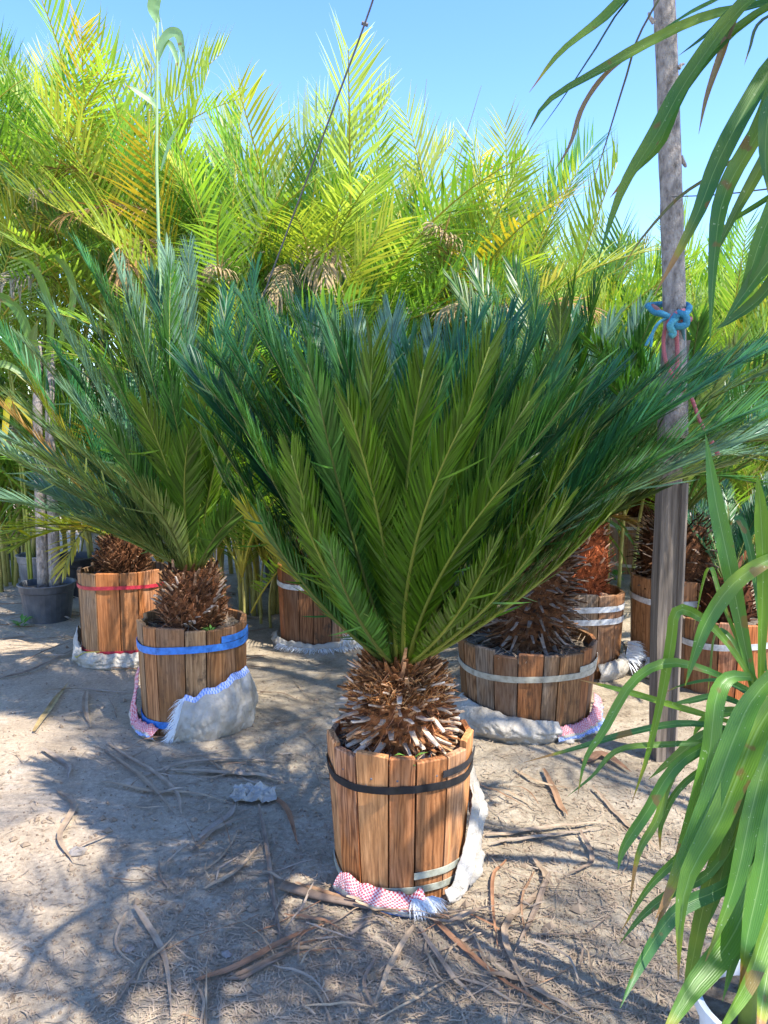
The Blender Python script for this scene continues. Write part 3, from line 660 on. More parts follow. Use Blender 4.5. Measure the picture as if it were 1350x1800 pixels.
def fringe(parent, starts, dirf, n, L, seed, wd=.0022, mat=None, color=(1, 1, 1), name='fringe'):
    rr = random.Random(seed); mb = MB()
    for i in range(n):
        u = rr.random(); p = Vector(starts(u)); d = Vector(dirf(u)) + Vector((rr.uniform(-.6, .6), rr.uniform(-.5, .5), rr.uniform(-.45, .45))); d.normalize()
        l = L * rr.uniform(.5, 1.2); s = d.cross(Vector((.3, -1, .2))).normalized() * wd * rr.uniform(.5, 1.1)
        m1 = p + d * l * .5 + Vector((rr.uniform(-.006, .006), rr.uniform(-.006, 0), 0)); e = p + d * l - UP * l * .2
        if e.z < .004: e.z = .004 + rr.uniform(0, .006)
        if m1.z < .006: m1.z = .006
        mb.add([p - s, p + s, m1 + s, m1 - s, e], [(0, 1, 2, 3), (3, 2, 4)])
    o = mb.build(name, mat or M['white_plastic'], parent, color=color); o['kind'] = 'stuff'; return o
def sack(label, c): return thing('woven_sack', label, 'sack', (c[0], c[1], 0), 'woven plastic sacks round the tub feet')
def pol(r, p, z): return Vector((math.sin(p) * r, -math.cos(p) * r, z))
s1 = sack('red, blue and white checked sack scrap tucked under the front tub', c1)
sack_sheet(s1, .218, -.95, .28, lambda u: .080 - .025 * u, lambda u: .030 + .03 * u, M['sack_check'], 90, 16, 3, fold=.006)
fringe(s1, lambda u: pol(.262, .12 + .26 * u, .05), lambda u: pol(1, .3 + .5 * u, -.4), 260, .06, 4, .0011, color=(.8, .74, .66))
s1b = sack('thick folded white sack strip leaning against the front tub', c1)
def ribbon_tube(parent, pts, wd, flat, mat, name, n=26, seed=1):
    P = spline(pts, n); vs = []; uv = []; k = 12
    for i, p in enumerate(P):
        t = (P[min(i + 1, n - 1)] - P[max(i - 1, 0)]).normalized(); out = Vector((p.x, p.y, 0)).normalized(); x = t.cross(out).normalized(); y = x.cross(t)
        w_ = wd(i / (n - 1))
        for q in range(k):
            a = 2 * math.pi * q / k; nn = 1 + .5 * mnoise.noise(Vector((i * .45, q * .9, seed))) + .25 * mnoise.noise(Vector((i * 1.3, q * 1.7, seed)))
            vs.append(p + x * math.cos(a) * w_ * nn + y * math.sin(a) * w_ * flat * nn); uv.append((i / n, .45))
    fs = [(i * k + q, i * k + (q + 1) % k, (i + 1) * k + (q + 1) % k, (i + 1) * k + q) for i in range(n - 1) for q in range(k)] + [tuple(range(k)), tuple((n - 1) * k + q for q in range(k))]
    return obj(name, mesh(name, vs, fs, mat, uv, True), parent)
pcw = lambda u, ys: ys[min(len(ys) - 2, int(u * (len(ys) - 1)))] + (ys[min(len(ys) - 2, int(u * (len(ys) - 1))) + 1] - ys[min(len(ys) - 2, int(u * (len(ys) - 1)))]) * (u * (len(ys) - 1) - min(len(ys) - 2, int(u * (len(ys) - 1))))
sack_sheet(s1b, .222, .60, 1.95, lambda u: pcw(u, (.03, .085, .15, .19, .17, .12)), lambda u: .030, M['sack'], 90, 18, 51, z0=lambda u: pcw(u, (-.004, .0, .015, .07, .15, .24)), fold=.012, foldf=8, name='folded_strip')
sack_sheet(s1b, .228, .95, 1.9, lambda u: pcw(u, (.02, .07, .10, .10, .06)), lambda u: .036, M['sack'], 70, 14, 57, z0=lambda u: pcw(u, (.02, .05, .10, .19, .27)), fold=.014, foldf=10, name='folded_strip')
s2 = sack('white sack with a blue hem slumped against the blue-strapped tub', c2)
sack_sheet(s2, .262, -.12, 1.75, lambda u: .20 + .10 * min(1, u * 1.6) - (.16 * (1 - u * 9) if u < .11 else 0) - (.1 * (u - .8) / .2 if u > .8 else 0), lambda u: .075 * math.sin(math.pi * (.15 + .8 * u)), M['sack_blue'], 150, 34, 5, fold=.012)
sack_sheet(s2, .262, -1.65, -.42, lambda u: .30 - .24 * min(1, u * 2.2), lambda u: .03 + .02 * u, M['sack_pink'], 90, 20, 8, fold=.014, name='crumpled_tail')
fringe(s2, lambda u: pol(.285 + .02 * (1 - u), -.11 + .20 * u, .03 + .19 * u), lambda u: Vector((-.75, -.35, -.75)), 260, .075, 6, .0013)
s3 = sack('dirty white sack bunched round the red-strapped tub', c3)
sack_sheet(s3, .275, -1.7, .9, lambda u: .10 + .13 * max(0, 1 - abs(u - .12) / .14), lambda u: .035, M['sack'], 130, 22, 12, fold=.016)
yr = MB(); yr.tube(spline([pol(.30, -1.25, .10), pol(.33, -.9, .05), pol(.325, -.55, .10), pol(.32, -.2, .115)], 14), .003, 5); yr.build('yellow_string', M['rope'], s3, color=(.6, .5, .08))
s4 = sack('frayed grey sack rolled round the foot of the shaded middle tub', c4)
sack_sheet(s4, .29, -1.75, 1.7, lambda u: .065 + .05 * max(0, (u - .55) * 2), lambda u: .03 + .03 * max(0, u - .5), M['sack'], 70, 9, 15, fold=.02, foldf=16)
fringe(s4, lambda u: pol(.335, -.9 + 2.0 * u, .035), lambda u: pol(1, -.9 + 2 * u, -.2), 240, .07, 8, .0016)
fringe(s4, lambda u: pol(.345, .45 + .4 * u, .09 + .04 * u), lambda u: pol(1, .3, .1), 130, .10, 18, .002)
s5 = sack('grey dusty sack bunched round the broad low tub', c5)
sack_sheet(s5, .32, -1.35, .28, lambda u: .155 - .05 * u, lambda u: .085 * math.sin(math.pi * (.2 + .65 * u)), M['sack'], 150, 30, 22, fold=.018, foldf=7)
sack_sheet(s5, .32, .22, 1.5, lambda u: .075 + .10 * max(0, u - .4), lambda u: .05, M['sack_pink'], 90, 20, 25, fold=.02, name='coloured_edge')
s6 = sack('white frayed sack tassel beside the two-strap tub', c6)
sack_sheet(s6, .255, .2, 1.75, lambda u: .10 + .07 * u, lambda u: .05, M['sack'], 34, 8, 31, fold=.02)
fringe(s6, lambda u: pol(.30, .95 + .35 * u, .10 + .09 * u), lambda u: Vector((.9, -.3, -.2)), 170, .12, 9, .003)
s7 = sack('white frayed sack tassel at the foot of the tub behind the pole', c7)
sack_sheet(s7, .255, -1.7, 1.2, lambda u: .09, lambda u: .04, M['sack'], 50, 8, 41, fold=.02)
fringe(s7, lambda u: pol(.30, -.85 + .3 * u, .13), lambda u: Vector((.1, -.7, -.7)), 140, .10, 10, .003)

# ------------------------------------------------------------------ pole, ropes, wire
POLE_Y = 3.38
pb = gnd(1166, 1332)
post = thing('wooden_post', 'weathered square post standing in the dirt right of centre', 'post', (pb.x, pb.y, 0))
mb = MB(); P = spline([pb + Vector((-.005, 0, -.03)), at(1168, 1050, pb.y), at(1182, 700, pb.y + .02), at(1188, 600, pb.y + .02)], 12)
vs = []
for i, p in enumerate(P):
    q = p - Vector((pb.x, pb.y, 0))
    for sx, sy in ((-1, -1), (1, -1), (1, 1), (-1, 1)): vs.append(q + Vector((sx * .043 + R.uniform(-.003, .003), sy * .045, 0)))
fs = [(i * 4 + k, i * 4 + (k + 1) % 4, (i + 1) * 4 + (k + 1) % 4, (i + 1) * 4 + k) for i in range(11) for k in range(4)] + [(44, 45, 46, 47)]
mb.add(vs, fs); mb.build('post_timber', M['post'], post)
mb = MB(); sp_ = [Vector((.024, -.046, z)) for z in (.05, .8, 1.25)]; mb.tube(spline(sp_, 8), .022, 6, True, .7); mb.build('side_batten', M['post'], post)
pole = thing('tree_pole', 'tall slim grey bark pole tied to the post, rising against the sky', 'pole', (pb.x, pb.y, 0))
mb = MB(); P = [p - Vector((pb.x, pb.y, 0)) for p in spline([at(1190, 770, pb.y - .10), at(1187, 640, pb.y - .115), at(1182, 420, pb.y - .11), at(1175, 200, pb.y - .1), at(1168, 0, pb.y - .08), at(1162, -160, pb.y - .08)], 40)]
n = 14; vs = []
for i, p in enumerate(P):
    for k in range(n):
        a = 2 * math.pi * k / n; rr = (.047 - .007 * i / 39) * (1 + .07 * mnoise.noise(Vector((math.cos(a) * 1.2, math.sin(a) * 1.2, i * .35))) + (.05 if i in (17, 29) else 0))
        vs.append(p + Vector((rr * math.cos(a), rr * math.sin(a), 0)))
fs = [(i * n + k, i * n + (k + 1) % n, (i + 1) * n + (k + 1) % n, (i + 1) * n + k) for i in range(39) for k in range(n)] + [tuple(39 * n + k for k in range(n)), tuple(range(n - 1, -1, -1))]
mb.add(vs, fs); mb.build('bark_trunk', M['bark'], pole, smooth=True)
O_ = Vector((pb.x, pb.y, 0)); PY = pb.y - .115
for pts in ([(1150, 40), (1142, 30), (1140, 22)], [(1196, 275), (1204, 290), (1206, 294)], [(1193, 120), (1197, 114), (1203, 112)]):
    mb = MB(); mb.tube([at(x, y, PY) - O_ for x, y in pts], lambda t: .010 - .006 * t, 6); mb.build('twig_stub', M['bark'], pole)
rope = thing('blue_rope', 'knotted faded blue rope tied round the pole', 'rope', tuple(at(1185, 560, PY)))
OR = Vector(rope.location)
def rp(lst, r, name, parent, o, col, n=26):
    mb = MB(); mb.tube([p - o for p in spline([at(x, y, PY - d) for x, y, d in lst], n)], r, 7); return mb.build(name, M['rope'], parent, smooth=True, color=col)
BL = (.06, .28, .40); PK = (.55, .17, .18)
rp([(1138, 536, .02), (1150, 548, .05), (1165, 552, .085), (1185, 560, .10), (1205, 552, .08), (1212, 540, .02)], .013, 'loop', rope, OR, BL)
rp([(1212, 545, .0), (1205, 535, -.08), (1160, 535, -.08), (1140, 537, .0)], .012, 'loop', rope, OR, BL)
rp([(1190, 550, .10), (1205, 556, .12), (1206, 570, .12), (1192, 574, .12), (1182, 566, .11), (1190, 552, .12)], .015, 'knot', rope, OR, BL)
rp([(1188, 560, .11), (1178, 572, .13), (1184, 586, .12), (1178, 590, .12)], .014, 'knot', rope, OR, (.12, .42, .48))
for tip in ((1135, 608), (1144, 610)): rp([(1182, 556, .09), (1160, 566, .10), (1148, 584, .09), (tip[0], tip[1], .08)], .006, 'loose_end', rope, OR, (.10, .38, .52))
rp([(1200, 570, .06), (1201, 600, .03), (1197, 640, .0), (1200, 668, -.02)], .007, 'loose_end', rope, OR, (.10, .25, .27))
rope2 = thing('pink_rope', 'faded pink rope looped over the pole and hanging down to the right', 'rope', tuple(at(1180, 640, PY))); OR2 = Vector(rope2.location)
rp([(1202, 545, .07), (1186, 552, .11), (1172, 570, .09), (1166, 600, .075), (1172, 640, .075), (1190, 668, .06), (1215, 700, .03), (1228, 735, .02), (1240, 760, .02)], .008, 'cord', rope2, OR2, PK, 40)
rp([(1186, 556, .10), (1190, 600, .075), (1190, 640, .07), (1184, 690, .06)], .009, 'cord', rope2, OR2, PK)
rp([(1213, 561, .05), (1204, 562, .08), (1195, 556, .09)], .012, 'cord', rope2, OR2, PK); rp([(1146, 538, .03), (1156, 545, .06), (1160, 550, .07)], .011, 'cord', rope2, OR2, (.35, .15, .13))
rp([(1240, 760, .02), (1256, 785, .01), (1262, 800, .01)], .010, 'cord', rope2, OR2, PK)
mb = MB(); wp = [at(668, -40, 3.3), at(640, 45, 3.4), at(560, 260, 3.7), at(474, 490, 4.1), at(420, 640, 4.35), at(385, 760, 4.5)]
wp.append(Vector((wp[-1].x - .1, wp[-1].y + .2, -.02)))
mb.tube(spline(wp, 40), .0046, 6); mb.tube([at(641, 40, 3.4) + Vector((-.012, 0, 0)), at(641, 44, 3.4) + Vector((.014, 0, 0))], .008, 6)
tag(mb.build('guy_wire', M['wire']), 'thin dark guy wire slanting from the sky down behind the palms', 'wire')

# ------------------------------------------------------------------ cane palms behind
ARECA = []; ADEAD = []
APROF = lambda t: (.35 + .65 * min(1, (t - .1) / .25)) * (1 if t < .6 else 1 - ((t - .6) / .4) ** 1.5 * .55)
def areca_set():
    for i, (lean, bow, kl, dr) in enumerate([(.15, .04, .65, .10), (.3, .08, .55, .2), (.5, .13, .5, .3), (.7, .18, .45, .35), (.9, .22, .35, .4), (1.1, .26, .3, .45), (.4, .12, .75, .15), (.6, .2, .6, .5), (.25, .10, .4, .25), (.8, .15, .55, .3)]):
        tip = Vector((math.sin(lean), .12 * R.uniform(-1, 1), math.cos(lean))) * 1.7
        C, Nn, T = arc((0, 0, 0), tip, bow); Nn = twistn(Nn, T, R.uniform(-.7, .7))
        ARECA.append((lean, frond_mesh('frond', C, Nn, M['areca'], None, 0, n=33, Lmax=.50, wid=.019, tt=.42, a0=1.18, a1=.62, keel=kl, prof=APROF, fwd=.25, droop=dr, jit=.13, rows=6, t0=.18, seed=300 + i, miss=.03), rachis_mesh(C, .012, M['rachis'])))
    for i in range(3):
        lean = 1.5 + .35 * i; C, Nn, T = arc((0, 0, 0), Vector((math.sin(lean), 0, math.cos(lean))) * 1.2, .25)
        ADEAD.append((lean, frond_mesh('dead_frond', C, Nn, M['dead'], None, 0, n=34, Lmax=.42, wid=.015, a0=.8, a1=.35, keel=.1, prof=APROF, fwd=.2, droop=1.8, jit=.3, rows=6, t0=.2, seed=400 + i, miss=.1), rachis_mesh(C, .009, M['rachis'])))
areca_set()
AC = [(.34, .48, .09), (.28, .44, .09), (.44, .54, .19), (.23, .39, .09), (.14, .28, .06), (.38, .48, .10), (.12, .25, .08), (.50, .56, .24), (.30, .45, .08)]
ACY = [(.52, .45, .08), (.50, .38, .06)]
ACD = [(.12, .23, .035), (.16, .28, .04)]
def pal_frond(p, pos, a, lean, s, col, dead=False):
    S_ = ADEAD if dead else ARECA
    k = min(range(len(S_)), key=lambda j: abs(S_[j][0] - lean) + R.uniform(0, .22))
    f = obj('dead_frond' if dead else 'frond', S_[k][1], p, color=col)
    f.matrix_local = Matrix.Translation(pos) @ Matrix.Rotation(a, 4, 'Z') @ Matrix.Rotation(lean - S_[k][0], 4, 'Y') @ Matrix.Rotation(R.uniform(-.35, .35), 4, 'X') @ Matrix.Scale(s, 4)
    obj('rachis', S_[k][2], f, color=(.40, .36, .05) if not dead else (.25, .2, .13)); return f
def cane_palm(label, px, Y, top, stems=5, per=7, spread=.35, cols=None, s=1.0, dead=3, spear=0, low=True, base_x=None, lowf=4):
    x = (px - CX) / F * Y / math.cos(PITCH) if base_x is None else base_x
    ztop = at(px, top, Y).z if base_x is None else top
    p = thing('cane_palm', label, 'palm', (x, Y, 0), 'yellow-green cane palms crowding the background')
    for i in range(stems):
        a = 6.283 * i / stems + R.uniform(-.4, .4); r = spread * R.uniform(.2, 1) * .6
        b = Vector((r * math.cos(a), r * math.sin(a), 0)); hz = max(.5, (ztop - 1.88 * s) * R.uniform(.5, 1.0) if low else (ztop - 1.5 * s))
        e = b + Vector((math.cos(a) * .12 * hz, math.sin(a) * .12 * hz, hz))
        mb = MB(); mb.tube(spline([b - UP * .02, b.lerp(e, .5) + Vector((math.cos(a), math.sin(a), 0)) * -.03, e], 7), lambda t: (.021 - .006 * t) * (s if s > .8 else .55), 7); mb.build('stem', M['cane'], p, smooth=True, color=(1, 1, 1))
        for j in range(per):
            fa = a * .3 + 2.4 * j + R.uniform(-.5, .5); lean = .12 + 1.0 * (j + R.uniform(0, .6)) / per
            col = R.choice(cols or AC) if R.random() > .03 else R.choice(ACY)
            pal_frond(p, e - UP * .06 * (j / per), fa, lean, s * R.uniform(.82, 1.12), tuple(c * R.uniform(.85, 1.15) for c in col))
    if low:
        for j in range(lowf):
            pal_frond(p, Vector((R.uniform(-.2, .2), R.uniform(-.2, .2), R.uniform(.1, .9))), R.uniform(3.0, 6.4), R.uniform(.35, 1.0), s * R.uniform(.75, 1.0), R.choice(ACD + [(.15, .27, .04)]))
    for i in range(dead):
        a = R.uniform(3.4, 6.0); pal_frond(p, Vector((R.uniform(-.3, .3), -.25, max(.6, (ztop - 1.6 * s) * R.uniform(.75, 1.15)))), a, R.uniform(1.2, 2.2), s * R.uniform(.6, .95), R.choice([(.36, .27, .17), (.36, .31, .26), (.33, .20, .09), (.38, .32, .2)]), True)
    for i in range(spear):
        mb = MB(); b = Vector((R.uniform(-.3, .3), R.uniform(-.2, .2), ztop - 1.5)); mb.tube(spline([b, b + Vector((.10, 0, .9)), b + Vector((.32 * R.uniform(.6, 1.3), 0, 1.9))], 8), lambda t: .011 * (1 - t) + .002, 5); mb.build('spear_leaf', M['areca'], p, color=(.3, .3, .08))
    return p
for a in [
 ('tall cane palm at the far left edge reaching past the top', 10, 7.0, -40, 5, 8),
 ('tall cane palm left of the reed stem, spiky against the sky', 185, 6.9, -10, 5, 8),
 ('cane palm with a broad grey-green frond right of the reed stem', 345, 6.6, 25, 5, 8),
 ('cane palm with feathery fronds left of the guy wire', 470, 6.0, 105, 6, 8),
 ('arching yellow-green cane palm crossed by the guy wire', 600, 6.4, 150, 5, 8),
 ('cane palm with slender spear leaves in the middle of the hedge', 730, 6.8, 240, 5, 8),
 ('cane palm with glowing backlit fronds left of the hanging leaf tips', 870, 6.6, 195, 5, 8),
 ('lower cane palm between the middle hedge and the pole', 1010, 7.6, 300, 5, 7),
 ('cane palm directly behind the grey pole', 1150, 8.0, 330, 5, 7),
 ('bright cane palm right of the pole behind the hanging leaves', 1260, 7.4, 340, 5, 7),
 ('cane palm at the far right edge of the hedge', 1390, 7.8, 330, 5, 7)]:
    cane_palm(*a, spear=2 if 'spear' in a[0] else 0)
for px, Y, top, lb in [(-60, 8.4, 20, 'at the far left'), (120, 8.4, 90, 'behind the reed stem'), (270, 8.4, 110, 'left of centre'), (420, 7.6, 170, 'behind the feathery one'), (540, 8.0, 210, 'behind the guy wire'), (680, 8.4, 270, 'in the middle'), (800, 8.6, 290, 'behind the glowing one'), (940, 9.2, 330, 'right of the middle'), (1090, 9.6, 360, 'left of the pole'), (1210, 9.8, 365, 'right of the pole'), (1330, 9.4, 350, 'at the far right')]:
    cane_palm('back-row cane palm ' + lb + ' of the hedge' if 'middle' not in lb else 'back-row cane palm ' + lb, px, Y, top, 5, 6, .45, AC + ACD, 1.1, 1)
# low young palms filling the foot of the hedge
for px, Y, top, lb in [(30, 7.4, 440, 'at the left edge'), (180, 7.0, 430, 'behind the left sago'), (430, 5.9, 400, 'behind the middle tub'), (610, 6.1, 400, 'under the guy wire hedge'), (770, 6.2, 400, 'behind the front palm'), (930, 6.6, 430, 'behind the broad tub'), (1080, 7.0, 450, 'left of the post'), (1230, 6.8, 470, 'right of the post'), (1370, 6.4, 480, 'at the right edge')]:
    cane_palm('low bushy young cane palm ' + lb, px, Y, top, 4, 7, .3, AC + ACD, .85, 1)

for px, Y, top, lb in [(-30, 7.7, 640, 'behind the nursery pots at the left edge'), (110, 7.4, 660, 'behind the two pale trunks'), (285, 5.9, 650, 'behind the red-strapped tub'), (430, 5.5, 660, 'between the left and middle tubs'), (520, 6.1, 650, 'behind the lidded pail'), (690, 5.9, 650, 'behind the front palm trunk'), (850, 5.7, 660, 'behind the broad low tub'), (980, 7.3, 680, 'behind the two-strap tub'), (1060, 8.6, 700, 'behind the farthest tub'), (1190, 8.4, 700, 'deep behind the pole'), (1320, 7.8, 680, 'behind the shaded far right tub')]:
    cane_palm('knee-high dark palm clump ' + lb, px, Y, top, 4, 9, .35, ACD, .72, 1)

# ------------------------------------------------------------------ strap leaves
def leaf(parent, o, pts, wd, col, mat=None, keel=.25, name='leaf', n=18, face=None, roll=0., tipu=.55, blunt=.0):
    """a long flat leaf along pts (world), keeled along its midrib"""
    P = spline(pts, n); vs = []; uv = []; prev = None
    for i, p in enumerate(P):
        u = i / (n - 1); t = (P[min(i + 1, n - 1)] - P[max(i - 1, 0)]).normalized()
        if prev is None:
            f = face or Vector((R.uniform(-.4, .2), -1, .6)); x = t.cross(f).normalized()
        else: x = (prev - t * prev.dot(t)).normalized()
        prev = x; y = x.cross(t)
        a = roll * u; xx = x * math.cos(a) + y * math.sin(a); yy = y * math.cos(a) - x * math.sin(a)
        w_ = wd * (.45 + .55 * min(1, u * 3.2)) * (1 if u < tipu else max(.03, 1 - ((u - tipu) / (1 - tipu)) ** 1.5 * (1 - blunt)))
        wob = 1 + .08 * mnoise.noise(Vector((u * 7, wd * 100, len(P))))
        for s, k in ((-1, 1), (-.5, .45), (0, 0), (.5, .45), (1, 1)):
            vs.append(p - o + xx * s * w_ * .5 * wob + yy * k * keel * w_ * .5 + yy * .02 * w_ * math.sin(u * 22 + s * 2)); uv.append((s * .5 + .5, u))
    fs = [(i * 5 + k, i * 5 + k + 1, i * 5 + 6 + k, i * 5 + 5 + k) for i in range(n - 1) for k in range(4)]
    return obj(name, mesh(name, vs, fs, mat or M['strap'], uv, True), parent, color=col)
LG = [(.085, .215, .026), (.105, .24, .028), (.07, .18, .03), (.055, .165, .042), (.135, .26, .024)]
BRN = (.26, .17, .12)
def pl(lst, Y0, Y1): return [at(x, y, Y0 + (Y1 - Y0) * i / (len(lst) - 1)) for i, (x, y) in enumerate(lst)]
# lower right plant
RY = 1.42
lr = thing('strap_leaf_plant', 'green strap-leaved plant arching out of a white pot at lower right', 'plant', (at(1345, 1240, RY).x, RY, 0)); OL = Vector(lr.location)
for dx, zt in ((0, .92), (.03, 1.0), (.10, .9)):
    mb = MB(); mb.tube([Vector((dx * .4, dx, .27)), Vector((dx * .7, dx * .5, .6)), Vector((dx, 0, zt))], lambda t: .017 - .004 * t, 7); mb.build('stem', M['cane'], lr, color=(.6, .9, .6), smooth=True)
PX = RY / F
for pts, wpx, y1, c in [
 ([(1325, 1215), (1285, 1010), (1258, 880), (1240, 762)], 40, 1.5, 0), ([(1336, 1200), (1341, 1010), (1337, 900), (1331, 832)], 34, 1.4, 4), ([(1322, 1205), (1300, 1060), (1286, 960), (1279, 880)], 16, 1.5, 1),
 ([(1345, 1180), (1330, 1030), (1308, 930), (1290, 912), (1281, 950)], 20, 1.5, 3),
 ([(1420, 960), (1350, 985), (1290, 1025), (1243, 1090), (1220, 1150), (1204, 1206)], 38, 1.35, 0), ([(1325, 1200), (1270, 1120), (1215, 1076), (1188, 1078), (1180, 1130), (1163, 1225), (1138, 1330), (1110, 1412)], 26, 1.45, 4),
 ([(1320, 1215), (1245, 1180), (1172, 1166), (1112, 1200), (1062, 1285), (1030, 1335), (1015, 1402)], 24, 1.4, 0), ([(1320, 1280), (1200, 1245), (1100, 1215), (1015, 1194)], 17, 1.6, 4), ([(1330, 1290), (1210, 1272), (1110, 1288), (1005, 1318), (918, 1341)], 19, 1.6, 3),
 ([(1320, 1300), (1190, 1308), (1090, 1318), (1042, 1365), (995, 1402)], 16, 1.5, 2), ([(1330, 1230), (1270, 1198), (1200, 1206), (1160, 1222)], 20, 1.6, 3), ([(1330, 1250), (1265, 1225), (1215, 1232), (1170, 1240)], 18, 1.5, 3),
 ([(1420, 1130), (1330, 1220), (1290, 1300), (1245, 1420), (1195, 1530), (1152, 1615)], 52, 1.25, 1), ([(1430, 1150), (1345, 1260), (1300, 1360), (1262, 1450), (1205, 1560), (1192, 1725)], 58, 1.2, 4),
 ([(1320, 1190), (1280, 1192), (1258, 1230), (1246, 1330), (1215, 1450), (1180, 1560), (1150, 1640)], 42, 1.3, 1), ([(1420, 1220), (1350, 1330), (1320, 1430), (1290, 1560), (1240, 1690)], 46, 1.25, 0),
 ([(1330, 1270), (1200, 1335), (1135, 1430), (1096, 1490), (1086, 1530)], 27, 1.35, 0), ([(1330, 1280), (1195, 1345), (1155, 1440), (1122, 1500), (1106, 1595)], 20, 1.35, 2), ([(1340, 1290), (1210, 1370), (1165, 1440), (1160, 1500)], 16, 1.45, 2),
 ([(1420, 1280), (1360, 1380), (1345, 1500), (1315, 1640), (1300, 1745)], 54, 1.2, 0), ([(1400, 1400), (1290, 1545), (1190, 1600), (1122, 1700), (1090, 1772)], 34, 1.2, 3), ([(1430, 1380), (1345, 1520), (1285, 1650), (1212, 1745), (1150, 1850)], 56, 1.15, 1),
 ([(1440, 1460), (1360, 1600), (1315, 1720), (1240, 1850)], 54, 1.1, 4), ([(1400, 1420), (1340, 1560), (1300, 1640), (1270, 1760)], 46, 1.25, 2), ([(1420, 1500), (1370, 1620), (1345, 1730), (1330, 1850)], 50, 1.15, 1),
 ([(1340, 1330), (1250, 1450), (1200, 1500), (1140, 1560), (1090, 1640)], 22, 1.45, 2), ([(1350, 1350), (1260, 1520), (1180, 1570), (1130, 1610), (1088, 1660)], 24, 1.45, 2), ([(1350, 1300), (1280, 1450), (1240, 1580), (1215, 1700), (1200, 1790)], 38, 1.45, 2),
 ([(1360, 1320), (1310, 1480), (1280, 1620), (1250, 1740)], 44, 1.5, 2), ([(1360, 1320), (1300, 1420), (1262, 1560), (1232, 1650)], 34, 1.5, 3), ([(1340, 1220), (1300, 1150), (1262, 1110), (1250, 1180), (1240, 1260)], 22, 1.55, 2), ([(1340, 1250), (1265, 1255), (1225, 1285), (1218, 1330)], 30, 1.6, 2), ([(1330, 1310), (1250, 1290), (1190, 1330), (1140, 1370)], 28, 1.55, 2),
 ([(1340, 1240), (1270, 1060), (1245, 1000), (1216, 1120)], 12, 1.6, 4)]:
    leaf(lr, OL, pl(pts, RY, y1), wpx * PX * .74, LG[c], keel=.38, roll=R.uniform(-.7, .7))
wpt = thing('white_pot', 'white plastic pot mostly hidden under the strap leaves at bottom right', 'pot', (OL.x + .05, OL.y + .03, 0))
mb = MB(); mb.lathe([(.0, .0), (.10, .0), (.125, .30), (.135, .30), (.135, .325), (.122, .325), (.118, .29), (0, .28)], 32); mb.build('pot_shell', M['white_plastic'], wpt, smooth=False)
mb = MB(); mb.lathe([(.0, .300), (.06, .298), (.1175, .295)], 24); mb.build('soil', M['soil'], wpt)
